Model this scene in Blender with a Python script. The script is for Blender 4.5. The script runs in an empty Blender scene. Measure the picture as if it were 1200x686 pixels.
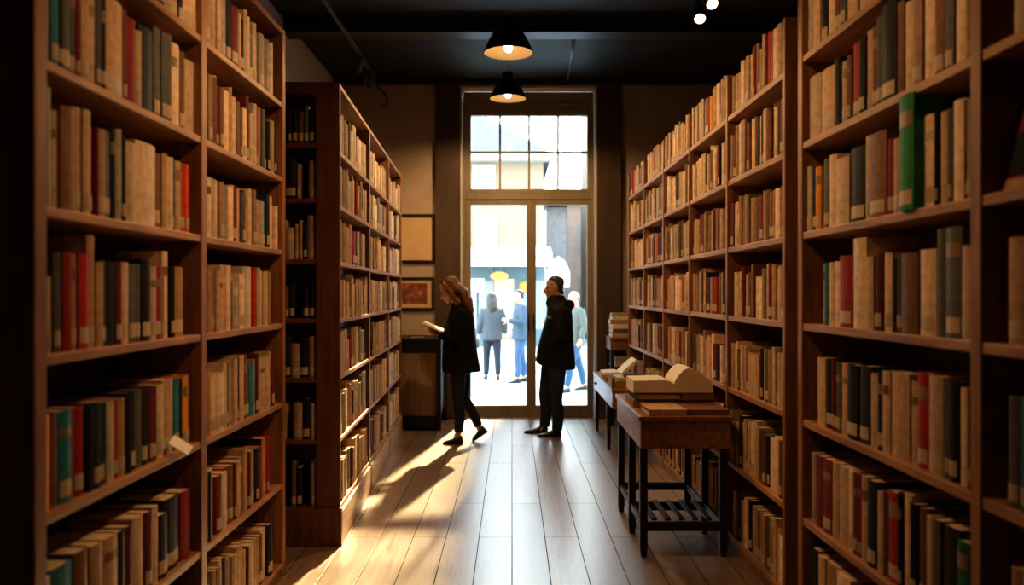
import bpy, bmesh, math, random
from mathutils import Vector, Matrix, Euler, noise as mnoise
SC = bpy.context.scene
COL = SC.collection
PI = math.pi
rnd = random.Random(11)

# ---------------------------------------------------------------- helpers
def link(o, parent=None):
    COL.objects.link(o)
    if parent is not None:
        o.parent = parent
    return o

def tag(o, label=None, cat=None, group=None, kind=None):
    if label: o['label'] = label
    if cat: o['category'] = cat
    if group: o['group'] = group
    if kind: o['kind'] = kind
    return o

def thing(name, label, cat, loc=(0, 0, 0), rz=0.0, group=None):
    o = bpy.data.objects.new(name, None)
    o.empty_display_size = 0.1
    o.location = loc
    o.rotation_euler = (0, 0, rz)
    link(o)
    return tag(o, label, cat, group)

class MB:
    """collects shapes for ONE mesh object"""
    def __init__(s):
        s.v = []; s.f = []; s.m = []; s.sm = []
    def add(s, vs, fs, mi=0, smooth=False):
        b = len(s.v)
        s.v += [tuple(p) for p in vs]
        for f in fs:
            s.f.append(tuple(b + i for i in f)); s.m.append(mi); s.sm.append(smooth)
        return s
    def box(s, x0, x1, y0, y1, z0, z1, mi=0):
        if x0 > x1: x0, x1 = x1, x0
        if y0 > y1: y0, y1 = y1, y0
        return s.add([(x0,y0,z0),(x1,y0,z0),(x1,y1,z0),(x0,y1,z0),(x0,y0,z1),(x1,y0,z1),(x1,y1,z1),(x0,y1,z1)],
              [(0,3,2,1),(4,5,6,7),(0,1,5,4),(1,2,6,5),(2,3,7,6),(3,0,4,7)], mi)
    def rings(s, rings, cap=True, mi=0, smooth=True, closed=True):
        n = len(rings[0]); vs = [p for r in rings for p in r]; fs = []
        for i in range(len(rings) - 1):
            for j in range(n if closed else n - 1):
                k = (j + 1) % n
                fs.append((i*n+j, i*n+k, (i+1)*n+k, (i+1)*n+j))
        if cap and closed:
            fs.append(tuple(range(n - 1, -1, -1)))
            fs.append(tuple((len(rings)-1)*n + j for j in range(n)))
        return s.add(vs, fs, mi, smooth)
    def tube(s, pts, rad, n=10, mi=0, flat=1.0, ref=(0, 1, 0)):
        """tapered round limb or bar through pts; flat squeezes it along ref"""
        pts = [Vector(p) for p in pts]
        rad = [rad]*len(pts) if isinstance(rad, (int, float)) else rad
        R = []
        for i, p in enumerate(pts):
            t = (pts[min(i+1, len(pts)-1)] - pts[max(i-1, 0)]).normalized()
            a = Vector(ref); a = a - t*a.dot(t)
            if a.length < 1e-4:
                a = Vector((1, 0, 0)); a = a - t*a.dot(t)
            a.normalize(); b = t.cross(a)
            r = rad[i]
            fl = flat
            if isinstance(r, tuple): r, fl = r[0], r[1]/r[0]
            R.append([p + (a*fl*math.cos(q) + b*math.sin(q))*r for q in [2*PI*j/n for j in range(n)]])
        return s.rings(R, True, mi)
    def lathe(s, prof, c=(0, 0, 0), n=32, mi=0, cap=False):
        R = [[(c[0]+r*math.cos(2*PI*j/n), c[1]+r*math.sin(2*PI*j/n), c[2]+z) for j in range(n)] for r, z in prof]
        return s.rings(R, cap, mi)
    def prism(s, poly, y0, y1, mi=0, axis='y'):
        n = len(poly)
        f = (lambda p, t: (p[0], t, p[1])) if axis == 'y' else (lambda p, t: (p[0], p[1], t)) if axis == 'z' else (lambda p, t: (t, p[0], p[1]))
        vs = [f(p, y0) for p in poly] + [f(p, y1) for p in poly]
        fs = [(i, (i+1) % n, n+(i+1) % n, n+i) for i in range(n)] + [tuple(range(n-1, -1, -1)), tuple(range(n, 2*n))]
        return s.add(vs, fs, mi)
    def ball(s, c, r, mi=0, n=12, m=8):
        r = (r, r, r) if isinstance(r, (int, float)) else r
        R = [[(c[0]+r[0]*math.sin(PI*i/m)*math.cos(2*PI*j/n), c[1]+r[1]*math.sin(PI*i/m)*math.sin(2*PI*j/n), c[2]-r[2]*math.cos(PI*i/m)) for j in range(n)] for i in range(m+1)]
        R[0] = [(c[0]+1e-4*math.cos(2*PI*j/n), c[1]+1e-4*math.sin(2*PI*j/n), c[2]-r[2]) for j in range(n)]
        R[-1] = [(c[0]+1e-4*math.cos(2*PI*j/n), c[1]+1e-4*math.sin(2*PI*j/n), c[2]+r[2]) for j in range(n)]
        return s.rings(R, True, mi)
    def mesh(s, name, mats):
        me = bpy.data.meshes.new(name)
        me.from_pydata(s.v, [], s.f)
        for m in (mats if isinstance(mats, (list, tuple)) else [mats]): me.materials.append(m)
        me.polygons.foreach_set('material_index', s.m)
        me.polygons.foreach_set('use_smooth', s.sm)
        me.update()
        return me
    def build(s, name, mats, parent=None, bevel=0.0, fix=False):
        me = s.mesh(name, mats)
        if fix:
            bm = bmesh.new(); bm.from_mesh(me); bmesh.ops.recalc_face_normals(bm, faces=bm.faces); bm.to_mesh(me); bm.free()
        o = bpy.data.objects.new(name, me); link(o, parent)
        if bevel:
            md = o.modifiers.new('bevel', 'BEVEL'); md.width = bevel; md.segments = 2; md.limit_method = 'ANGLE'
        return o
    def remeshed(s, name, mat, parent=None, voxel=0.01, smooth=2, rough=0.0):
        """union of all the closed shapes as one continuous skin"""
        me = s.mesh(name, mat)
        bm = bmesh.new(); bm.from_mesh(me); bmesh.ops.recalc_face_normals(bm, faces=bm.faces); bm.to_mesh(me); bm.free()
        o = bpy.data.objects.new(name, me); link(o)
        r = o.modifiers.new('r', 'REMESH'); r.mode = 'VOXEL'; r.voxel_size = voxel; r.use_smooth_shade = True
        if smooth:
            k = o.modifiers.new('s', 'SMOOTH'); k.iterations = smooth; k.factor = 0.5
        dg = bpy.context.evaluated_depsgraph_get()
        new = bpy.data.meshes.new_from_object(o.evaluated_get(dg))
        o.modifiers.clear(); o.data = new; new.name = name
        if rough:
            for v in new.vertices:
                c = v.co; v.co = c + v.normal*rough*(mnoise.noise(Vector((c.x*45, c.y*45, c.z*14))) + 0.6*mnoise.noise(Vector((c.x*110, c.y*110, c.z*30))))
        if not new.materials: new.materials.append(mat)
        o.parent = parent
        return o

# ---------------------------------------------------------------- materials
def new_mat(name):
    m = bpy.data.materials.new(name); m.use_nodes = True
    nt = m.node_tree; b = nt.nodes['Principled BSDF']
    return m, nt, b
def nd(nt, t, **kw):
    n = nt.nodes.new(t)
    for k, v in kw.items(): setattr(n, k, v)
    return n
def ramp(nt, stops):
    r = nd(nt, 'ShaderNodeValToRGB')
    e = r.color_ramp.elements
    while len(e) > len(stops): e.remove(e[-1])
    while len(e) < len(stops): e.new(0.5)
    for el, (p, c) in zip(e, stops): el.position = p; el.color = (*c, 1)
    return r
def scl(c, k): return tuple(min(1, x*k) for x in c)

def plain(name, c, rough=0.6, metal=0.0, var=0.15, scale=8.0, bump=0.05, emit=None, es=0.0, spec=None, rv=0.0):
    m, nt, b = new_mat(name)
    tc = nd(nt, 'ShaderNodeTexCoord'); nz = nd(nt, 'ShaderNodeTexNoise')
    nz.inputs['Scale'].default_value = scale; nz.inputs['Detail'].default_value = 5
    nt.links.new(tc.outputs['Object'], nz.inputs['Vector'])
    r = ramp(nt, [(0.3, scl(c, 1-var)), (0.7, scl(c, 1+var))])
    nt.links.new(nz.outputs['Fac'], r.inputs['Fac'])
    out = r.outputs['Color']
    if rv:
        oi = nd(nt, 'ShaderNodeObjectInfo'); hs = nd(nt, 'ShaderNodeHueSaturation')
        mr = nd(nt, 'ShaderNodeMapRange'); mr.inputs['To Min'].default_value = 1-rv; mr.inputs['To Max'].default_value = 1+rv
        at = nd(nt, 'ShaderNodeAttribute', attribute_name='tone'); ad = nd(nt, 'ShaderNodeMath', operation='ADD')
        nt.links.new(oi.outputs['Random'], mr.inputs['Value']); nt.links.new(mr.outputs['Result'], ad.inputs[0]); nt.links.new(at.outputs['Fac'], ad.inputs[1]); nt.links.new(ad.outputs[0], hs.inputs['Value'])
        nt.links.new(out, hs.inputs['Color']); out = hs.outputs['Color']
    nt.links.new(out, b.inputs['Base Color'])
    b.inputs['Roughness'].default_value = rough; b.inputs['Metallic'].default_value = metal
    if spec is not None: b.inputs['Specular IOR Level'].default_value = spec
    if bump:
        bp = nd(nt, 'ShaderNodeBump'); bp.inputs['Strength'].default_value = bump; bp.inputs['Distance'].default_value = 0.01
        nt.links.new(nz.outputs['Fac'], bp.inputs['Height']); nt.links.new(bp.outputs['Normal'], b.inputs['Normal'])
    if emit:
        b.inputs['Emission Color'].default_value = (*emit, 1); b.inputs['Emission Strength'].default_value = es
    return m

def wood(name, c1, c2, stretch=(14, 1.2, 14), rough=0.5, bump=0.12):
    m, nt, b = new_mat(name)
    tc = nd(nt, 'ShaderNodeTexCoord'); mp = nd(nt, 'ShaderNodeMapping'); mp.inputs['Scale'].default_value = stretch
    nt.links.new(tc.outputs['Object'], mp.inputs['Vector'])
    n1 = nd(nt, 'ShaderNodeTexNoise'); n1.inputs['Scale'].default_value = 2.2; n1.inputs['Detail'].default_value = 7; n1.inputs['Distortion'].default_value = 0.6
    nt.links.new(mp.outputs['Vector'], n1.inputs['Vector'])
    n2 = nd(nt, 'ShaderNodeTexNoise'); n2.inputs['Scale'].default_value = 1.3; n2.inputs['Detail'].default_value = 2
    nt.links.new(tc.outputs['Object'], n2.inputs['Vector'])
    ad = nd(nt, 'ShaderNodeMath', operation='MULTIPLY_ADD'); ad.inputs[1].default_value = 0.7; 
    nt.links.new(n1.outputs['Fac'], ad.inputs[0])
    mu = nd(nt, 'ShaderNodeMath', operation='MULTIPLY'); mu.inputs[1].default_value = 0.3
    nt.links.new(n2.outputs['Fac'], mu.inputs[0]); nt.links.new(mu.outputs[0], ad.inputs[2])
    r = ramp(nt, [(0.32, c1), (0.52, tuple((a+b_)/2 for a, b_ in zip(c1, c2))), (0.7, c2)])
    nt.links.new(ad.outputs[0], r.inputs['Fac']); nt.links.new(r.outputs['Color'], b.inputs['Base Color'])
    b.inputs['Roughness'].default_value = rough
    bp = nd(nt, 'ShaderNodeBump'); bp.inputs['Strength'].default_value = bump; bp.inputs['Distance'].default_value = 0.004
    nt.links.new(n1.outputs['Fac'], bp.inputs['Height']); nt.links.new(bp.outputs['Normal'], b.inputs['Normal'])
    return m

def floor_mat():
    m, nt, b = new_mat('oak_floorboards')
    tc = nd(nt, 'ShaderNodeTexCoord'); mp = nd(nt, 'ShaderNodeMapping'); mp.inputs['Rotation'].default_value = (0, 0, PI/2)
    mp.inputs['Location'].default_value = (0.7, 0, 0)
    nt.links.new(tc.outputs['Object'], mp.inputs['Vector'])
    br = nd(nt, 'ShaderNodeTexBrick'); br.offset = 0.37; br.offset_frequency = 2; br.squash = 1.0
    br.inputs['Scale'].default_value = 1.0; br.inputs['Brick Width'].default_value = 2.3; br.inputs['Row Height'].default_value = 0.215
    br.inputs['Mortar Size'].default_value = 0.0028; br.inputs['Mortar Smooth'].default_value = 0.2; br.inputs['Bias'].default_value = 0.0
    br.inputs['Color1'].default_value = (0.245, 0.17, 0.115, 1); br.inputs['Color2'].default_value = (0.38, 0.28, 0.195, 1); br.inputs['Mortar'].default_value = (0.06, 0.042, 0.03, 1)
    nt.links.new(mp.outputs['Vector'], br.inputs['Vector'])
    m2 = nd(nt, 'ShaderNodeMapping'); m2.inputs['Scale'].default_value = (22, 1.6, 1); nt.links.new(tc.outputs['Object'], m2.inputs['Vector'])
    nz = nd(nt, 'ShaderNodeTexNoise'); nz.inputs['Scale'].default_value = 2.0; nz.inputs['Detail'].default_value = 8; nz.inputs['Distortion'].default_value = 0.8
    nt.links.new(m2.outputs['Vector'], nz.inputs['Vector'])
    r = ramp(nt, [(0.3, (0.55, 0.52, 0.5)), (0.62, (1.08, 1.06, 1.04))]); nt.links.new(nz.outputs['Fac'], r.inputs['Fac'])
    mx = nd(nt, 'ShaderNodeMix', data_type='RGBA', blend_type='MULTIPLY'); mx.inputs['Factor'].default_value = 0.8
    nt.links.new(br.outputs['Color'], mx.inputs[6]); nt.links.new(r.outputs['Color'], mx.inputs[7])
    nt.links.new(mx.outputs[2], b.inputs['Base Color'])
    mr = nd(nt, 'ShaderNodeMapRange'); mr.inputs['To Min'].default_value = 0.26; mr.inputs['To Max'].default_value = 0.46
    nt.links.new(nz.outputs['Fac'], mr.inputs['Value']); nt.links.new(mr.outputs['Result'], b.inputs['Roughness'])
    b.inputs['Specular IOR Level'].default_value = 1.0
    b.inputs['Coat Weight'].default_value = 1.0; b.inputs['Coat Roughness'].default_value = 0.30
    iv = nd(nt, 'ShaderNodeMath', operation='SUBTRACT'); iv.inputs[0].default_value = 1.0; nt.links.new(br.outputs['Fac'], iv.inputs[1])
    nt.links.new(iv.outputs[0], b.inputs['Coat Weight']); nt.links.new(iv.outputs[0], b.inputs['Specular IOR Level'])
    sb = nd(nt, 'ShaderNodeMath', operation='MULTIPLY_ADD'); sb.inputs[1].default_value = -1.0
    q = nd(nt, 'ShaderNodeMath', operation='MULTIPLY'); q.inputs[1].default_value = 0.22
    nt.links.new(nz.outputs['Fac'], q.inputs[0]); nt.links.new(br.outputs['Fac'], sb.inputs[0]); nt.links.new(q.outputs[0], sb.inputs[2])
    bp = nd(nt, 'ShaderNodeBump'); bp.inputs['Strength'].default_value = 0.35; bp.inputs['Distance'].default_value = 0.004
    nt.links.new(sb.outputs[0], bp.inputs['Height']); nt.links.new(bp.outputs['Normal'], b.inputs['Normal'])
    return m

def glass_mat():
    m = bpy.data.materials.new('window_glass'); m.use_nodes = True; nt = m.node_tree
    nt.nodes.remove(nt.nodes['Principled BSDF']); out = nt.nodes['Material Output']
    tr = nd(nt, 'ShaderNodeBsdfTransparent'); tr.inputs['Color'].default_value = (0.95, 0.98, 0.98, 1)
    gl = nd(nt, 'ShaderNodeBsdfGlossy'); gl.inputs['Roughness'].default_value = 0.02
    fr = nd(nt, 'ShaderNodeFresnel'); fr.inputs['IOR'].default_value = 1.45
    mx = nd(nt, 'ShaderNodeMixShader'); nt.links.new(fr.outputs[0], mx.inputs[0]); nt.links.new(tr.outputs[0], mx.inputs[1]); nt.links.new(gl.outputs[0], mx.inputs[2])
    nt.links.new(mx.outputs[0], out.inputs['Surface'])
    return m

def print_mat():
    """framed print: reddish-brown landscape inside a cream mount"""
    m, nt, b = new_mat('landscape_print')
    tc = nd(nt, 'ShaderNodeTexCoord'); nz = nd(nt, 'ShaderNodeTexNoise'); nz.inputs['Scale'].default_value = 14; nz.inputs['Detail'].default_value = 8
    nt.links.new(tc.outputs['Object'], nz.inputs['Vector'])
    r = ramp(nt, [(0.35, (0.16, 0.045, 0.025)), (0.55, (0.30, 0.10, 0.05)), (0.7, (0.48, 0.25, 0.13))]); nt.links.new(nz.outputs['Fac'], r.inputs['Fac'])
    nt.links.new(r.outputs['Color'], b.inputs['Base Color']); b.inputs['Roughness'].default_value = 0.5
    return m

WOOD = wood('warm_shelf_wood', (0.14, 0.054, 0.016), (0.40, 0.18, 0.058), (14, 14, 1.2))
WOOD_H = wood('warm_shelf_board_wood', (0.19, 0.083, 0.028), (0.50, 0.26, 0.10), (14, 1.2, 14))
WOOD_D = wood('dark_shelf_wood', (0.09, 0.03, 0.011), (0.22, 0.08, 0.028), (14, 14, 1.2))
WOOD_BACK = wood('dark_back_board', (0.05, 0.02, 0.009), (0.12, 0.05, 0.022), (9, 9, 1.0))
WOOD_T = wood('table_top_wood', (0.17, 0.07, 0.03), (0.40, 0.20, 0.095), (14, 1.2, 14), 0.38)
WOOD_P = wood('pale_plinth_wood', (0.30, 0.18, 0.10), (0.55, 0.36, 0.21), (14, 1.2, 14), 0.5)
BLACKWOOD = plain('black_painted_wood', (0.012, 0.010, 0.009), 0.42, var=0.3, scale=20)
FRAMEWOOD = wood('door_frame_paint', (0.20, 0.16, 0.11), (0.30, 0.24, 0.17), (10, 10, 1.0), 0.45, 0.05)
PILASTER = wood('brown_pilaster_paint', (0.060, 0.036, 0.022), (0.10, 0.060, 0.036), (6, 6, 0.6), 0.6, 0.05)
WALL = plain('greige_plaster', (0.46, 0.365, 0.285), 0.9, var=0.08, scale=3, bump=0.1)
WALL_L = plain('grey_plaster', (0.62, 0.58, 0.52), 0.9, var=0.08, scale=3, bump=0.1)
REVEAL = plain('pale_reveal_paint', (0.52, 0.49, 0.44), 0.7, var=0.05, scale=4)
CEIL = plain('black_ceiling_paint', (0.016, 0.017, 0.018), 0.6, var=0.2, scale=2)
BEAM = plain('dark_steel_beam', (0.030, 0.030, 0.031), 0.4, var=0.15, scale=5)
PIPE = plain('grey_conduit', (0.22, 0.22, 0.22), 0.35, metal=0.6, var=0.1)
BLACKMETAL = plain('black_metal', (0.010, 0.009, 0.008), 0.35, metal=0.3, var=0.1)
SHADE_IN = plain('lamp_shade_inside', (0.75, 0.62, 0.45), 0.5, var=0.05)
BULB = plain('glowing_bulb', (1, 0.9, 0.7), 0.4, var=0.0, bump=0, emit=(1.0, 0.66, 0.30), es=14)
SPOTGLOW = plain('glowing_spot_lens', (1, 0.9, 0.7), 0.4, var=0.0, bump=0, emit=(1.0, 0.72, 0.42), es=3)
TANMETAL = plain('dull_tan_metal', (0.20, 0.155, 0.11), 0.5, var=0.2)
GLASS = glass_mat()
PRINT = print_mat()
MOUNT = plain('aged_mount_paper', (0.60, 0.43, 0.25), 0.8, var=0.08, scale=3)
CARD = plain('white_card', (0.85, 0.83, 0.80), 0.6, var=0.02)
PAGES = plain('page_edges', (0.60, 0.47, 0.31), 0.85, var=0.18, scale=90, bump=0.1)
PAPER = plain('open_page_paper', (0.72, 0.64, 0.52), 0.8, var=0.08, scale=30, bump=0.02)
WHITEPAPER = plain('white_paper', (0.80, 0.79, 0.76), 0.75, var=0.05, scale=40, bump=0.02)
LABELM = plain('spine_sticker', (0.47, 0.37, 0.26), 0.6, var=0.12, scale=60, bump=0)

BC = {'C': (0.60, 0.44, 0.29), 'T': (0.43, 0.275, 0.165), 'P': (0.42, 0.37, 0.30), 'B': (0.19, 0.09, 0.045), 'N': (0.020, 0.028, 0.042),
      'K': (0.012, 0.011, 0.011), 'R': (0.33, 0.022, 0.018), 'M': (0.15, 0.022, 0.026), 'G': (0.018, 0.17, 0.065), 't': (0.03, 0.19, 0.24),
      'O': (0.68, 0.27, 0.03), 'Y': (0.38, 0.22, 0.09), 'S': (0.115, 0.115, 0.10), 'r': (0.52, 0.075, 0.025), 'W': (0.62, 0.56, 0.46)}
BNAME = {'C': 'cream', 'T': 'tan', 'P': 'pale grey', 'B': 'brown', 'N': 'dark navy', 'K': 'black', 'R': 'red', 'M': 'maroon', 'G': 'green',
         't': 'teal', 'O': 'orange', 'Y': 'ochre', 'S': 'slate grey', 'r': 'orange-red', 'W': 'off-white'}
BKEYS = list(BC)
BM = {k: plain('book_cloth_' + BNAME[k].replace(' ', '_').replace('-', '_'), BC[k], 0.62, var=0.22, scale=26, bump=0.08, rv=0.30, spec=0.35) for k in BKEYS}
STUFF_MATS = [BM[k] for k in BKEYS] + [PAGES, LABELM]
SKY_S = 9.5; SUN_S = 26.0; EXPO = 0.0; VT = 'Standard'; LOOK = 'Medium High Contrast'
SPOTS = [((0.95, 2.5, 4.1), (-1.30, 3.25, 2.1), 150, 62), ((0.8, 3.6, 4.1), (-1.3, 4.1, 1.7), 120, 68),
         ((-0.8, 2.9, 4.1), (1.40, 3.2, 2.1), 135, 62), ((-0.7, 4.4, 4.1), (1.40, 5.2, 1.8), 150, 75), ((-0.9, 8.2, 4.1), (-1.35, 10.3, 1.7), 90, 45)]  # last spot is added fill for the picture wall, no fixture there
# ---------------------------------------------------------------- the room
WALL_Y = 10.30; DOOR_Y = 10.50; CEIL_Z = 4.30
def struct(name, mb, mats, bevel=0.0):
    o = mb.build(name, mats, None, bevel); o['kind'] = 'structure'; return o
struct('floor', MB().box(-2.4, 3.0, -3.0, 10.62, -0.10, 0.0), floor_mat())
struct('ceiling', MB().box(-2.4, 3.0, -3.0, 10.62, CEIL_Z, CEIL_Z + 0.1), CEIL)
struct('wall_left', MB().box(-2.40, -2.25, -3.0, 10.62, 0, CEIL_Z), WALL_L)
struct('wall_right', MB().box(2.90, 3.05, -3.0, 10.62, 0, CEIL_Z), WALL)
struct('wall_front', MB().box(-2.25, 2.90, -3.1, -2.95, 0, CEIL_Z), WALL)
struct('wall_back', MB().box(-2.25, -0.65, WALL_Y, 10.62, 0, CEIL_Z).box(1.08, 2.90, WALL_Y, 10.62, 0, CEIL_Z).box(-0.65, 1.08, WALL_Y, 10.62, 4.22, CEIL_Z), WALL)
struct('trim_1', MB().box(-0.97, -0.66, WALL_Y - 0.06, WALL_Y, 0, CEIL_Z), PILASTER, 0.006)
struct('trim_2', MB().box(1.075, 1.385, WALL_Y - 0.06, WALL_Y, 0, CEIL_Z), PILASTER, 0.006)
struct('trim_3', MB().box(-0.655, -0.635, WALL_Y - 0.03, DOOR_Y - 0.05, 0, 4.22).box(1.055, 1.075, WALL_Y - 0.03, DOOR_Y - 0.05, 0, 4.22).box(-0.635, 1.055, WALL_Y - 0.03, DOOR_Y - 0.05, 4.19, 4.22), REVEAL)
struct('trim_4', MB().box(-2.25, 2.90, WALL_Y - 0.09, WALL_Y - 0.0, 4.235, CEIL_Z), BEAM, 0.004)
struct('trim_5', MB().box(-2.25, 2.90, 7.98, 8.14, 4.17, CEIL_Z).box(-2.25, 2.90, 7.94, 8.18, 4.155, 4.17), BEAM, 0.004)   # steel beam under the ceiling
struct('trim_6', MB().box(-2.25, 2.90, 5.58, 5.74, 4.17, CEIL_Z).box(-2.25, 2.90, 5.54, 5.78, 4.155, 4.17), BEAM, 0.004)
struct('baseboard_left', MB().box(-2.25, -2.235, 5.0, WALL_Y, 0, 0.12), PILASTER)
struct('baseboard_back', MB().box(-2.235, -0.97, WALL_Y - 0.015, WALL_Y, 0, 0.12).box(1.385, 2.9, WALL_Y - 0.015, WALL_Y, 0, 0.12), PILASTER)
tag(MB().tube([(0.645, 8.2, 4.275), (0.70, 10.2, 4.275)], 0.016, 8).build('conduit', PIPE), 'thin grey conduit running along black ceiling towards door', 'pipe')

# door with two glazed leaves, fixed transom window above
door = thing('door_1', None, None, (0.0, DOOR_Y, 0)); door['kind'] = 'structure'
fr = MB()
fr.box(-0.635, -0.60, -0.05, 0.06, 0, 4.19).box(1.02, 1.055, -0.05, 0.06, 0, 4.19)
fr.box(-0.60, 1.02, -0.05, 0.06, 2.80, 2.89).box(-0.60, 1.02, -0.06, 0.05, 0.0, 0.02)
fr.build('door_frame', FRAMEWOOD, door, 0.006)
def leaf(x0, x1, gx0, gx1, hx):
    m = MB()
    m.box(x0, gx0, -0.03, 0.03, 0.02, 2.80).box(gx1, x1, -0.03, 0.03, 0.02, 2.80).box(gx0, gx1, -0.03, 0.03, 0.02, 0.14).box(gx0, gx1, -0.03, 0.03, 2.735, 2.80)
    L = m.build('door_leaf', FRAMEWOOD, door, 0.005)
    MB().box(gx0, gx1, -0.004, 0.004, 0.14, 2.735).build('glass_pane', GLASS, L)
    h = MB(); h.tube([(hx, -0.03, 1.12), (hx, -0.075, 1.12), (hx, -0.075, 1.32), (hx, -0.03, 1.32)], 0.009, 8)
    h.build('door_handle', BLACKMETAL, L)
leaf(-0.60, 0.2475, -0.53, 0.188, 0.215)
leaf(0.2485, 1.02, 0.31, 0.972, 0.28)
MB().box(0.235, 0.262, -0.038, -0.03, 0.02, 2.80).build('astragal', FRAMEWOOD, door, 0.003)
win = thing('window_1', None, None, (0.0, DOOR_Y, 0)); win['kind'] = 'structure'
w = MB()
w.box(-0.60, -0.53, -0.04, 0.05, 2.89, 4.19).box(0.972, 1.02, -0.04, 0.05, 2.89, 4.19).box(-0.53, 0.972, -0.04, 0.05, 2.89, 2.937).box(-0.53, 0.972, -0.04, 0.05, 3.887, 4.19)
w.box(-0.53, 0.972, -0.055, -0.04, 4.02, 4.06)
w.build('window_frame', FRAMEWOOD, win, 0.006)
g = MB()
for k in range(1, 4): x = -0.53 + 1.502*k/4; g.box(x - 0.014, x + 0.014, -0.02, 0.02, 2.937, 3.887)
g.box(-0.53, 0.972, -0.019, 0.019, 3.398, 3.426)
g.build('glazing_bars', FRAMEWOOD, win)
MB().box(-0.53, 0.972, -0.003, 0.003, 2.937, 3.887).build('glass_pane', GLASS, win)

# ---------------------------------------------------------------- bookcases
class Case:
    """frame of a bookcase: s runs along its face, q goes into it; sg = side of the aisle"""
    def __init__(self, name, label, loc, rz, sg):
        self.root = thing(name, label, 'bookcase', loc, rz); self.sg = sg
        self.mat = Matrix.Translation(loc) @ Matrix.Rotation(rz, 4, 'Z'); self.rz = rz
    def bx(self, mb, q0, q1, s0, s1, z0, z1):
        mb.box(self.sg*q0, self.sg*q1, s0, s1, z0, z1); return mb
    def part(self, name, q0, q1, s0, s1, z0, z1, m, bevel=0.004):
        return self.bx(MB(), q0, q1, s0, s1, z0, z1).build(name, m, self.root, bevel)
    def world(self, q, s, z): return self.mat @ Vector((self.sg*q, s, z))

def fill_case(c, uprights, zs, depth, th, top, ush=0.03, top_panel=True, plinth_m=None, wood_m=WOOD, shelf_m=WOOD_H, back=WOOD_BACK, plinth_z=None):
    """uprights = (s0, s1) of every upright, first and last are the end panels"""
    for i, (a, b) in enumerate(uprights):
        c.part('end_panel' if i in (0, len(uprights)-1) else 'divider', 0.0, depth, a, b, 0.0, top, wood_m)
    for (a0, a1), (b0, b1) in zip(uprights[:-1], uprights[1:]):
        for z in zs:
            c.part('shelf', 0.004, depth - 0.012, a1, b0, z - th, z, shelf_m)
        if top_panel: c.part('top_panel', 0.004, depth - 0.012, a1, b0, top - 0.035, top - 0.002, wood_m)
        c.part('plinth', 0.010, 0.035, a1, b0, 0.0, zs[0] - th, plinth_m or wood_m)
        c.part('back_panel', depth - 0.012, depth, a1, b0, 0.0, top - 0.002, back, 0)

AX, DX = 1.29, 1.37
ZA = [2.67, 2.25, 1.84, 1.426, 0.98, 0.525, 0.078]
ZD = [2.72, 2.31, 1.885, 1.454, 1.0, 0.535, 0.083]
ZB = [2.50, 2.155, 1.797, 1.43, 1.07, 0.673, 0.242]
A = Case('tall_bookcase', 'tall warm brown bookcase nearest on the left, two bays wide', (-AX, 0, 0), 0, -1)
fill_case(A, [(2.19, 2.25), (3.37, 3.43), (4.56, 4.62)], ZA[::-1], 0.36, 0.030, 3.09)
D = Case('tall_bookcase', 'tall warm brown bookcase nearest on the right, running out of frame', (DX, 0, 0), 0, 1)
fill_case(D, [(0.99, 1.05), (2.37, 2.425), (3.83, 3.89)], ZD[::-1], 0.36, 0.034, 3.14)
Cc = Case('tall_bookcase', 'long open-topped brown bookcase on the right behind the tables', (DX, 0, 0), 0, 1)
cu = [4.07 + 1.09*k for k in range(6)]
fill_case(Cc, [(u, u + 0.045) for u in cu], ZD[::-1], 0.36, 0.034, 2.985, top_panel=False)
B = Case('tall_bookcase', 'double-sided bookcase on the left in the middle distance beside the console', (-1.088, 5.12, 0), 0.0399, -1)
bu = [0.0, 1.41, 2.79, 4.05]
# aisle side of B
for i, u in enumerate(bu):
    if i: B.part('end_panel' if i == 3 else 'divider', 0.0, 0.15, u - 0.02, u + 0.02, 0.0, 2.93, WOOD)
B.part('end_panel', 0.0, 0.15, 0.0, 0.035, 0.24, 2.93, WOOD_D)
for a, b in ((0.035, bu[1]-0.02), (bu[1]+0.02, bu[2]-0.02), (bu[2]+0.02, bu[3]-0.02)):
    for z in ZB: B.part('shelf', 0.003, 0.15, a, b, z - 0.028, z, WOOD_H)
    B.part('top_panel', 0.003, 0.15, a, b, 2.90, 2.928, WOOD_H)
    B.part('plinth', -0.012, 0.02, a, b, 0.0, 0.21, WOOD_P)
B.part('back_panel', 0.15, 0.165, 0.20, 4.07, 0.0, 2.93, WOOD_BACK, 0)
# end cap facing the camera
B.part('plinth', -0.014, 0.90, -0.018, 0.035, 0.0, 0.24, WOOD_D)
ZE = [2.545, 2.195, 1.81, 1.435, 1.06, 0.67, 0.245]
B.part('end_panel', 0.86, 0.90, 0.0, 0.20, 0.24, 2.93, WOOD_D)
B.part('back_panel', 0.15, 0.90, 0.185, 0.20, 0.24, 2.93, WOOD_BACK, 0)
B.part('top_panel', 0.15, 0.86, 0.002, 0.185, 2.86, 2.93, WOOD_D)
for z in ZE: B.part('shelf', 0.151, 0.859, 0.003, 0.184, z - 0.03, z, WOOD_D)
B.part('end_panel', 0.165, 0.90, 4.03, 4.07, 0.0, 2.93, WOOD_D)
B.part('back_panel', 0.885, 0.90, 0.20, 4.03, 0.0, 2.93, WOOD_BACK, 0)

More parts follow.
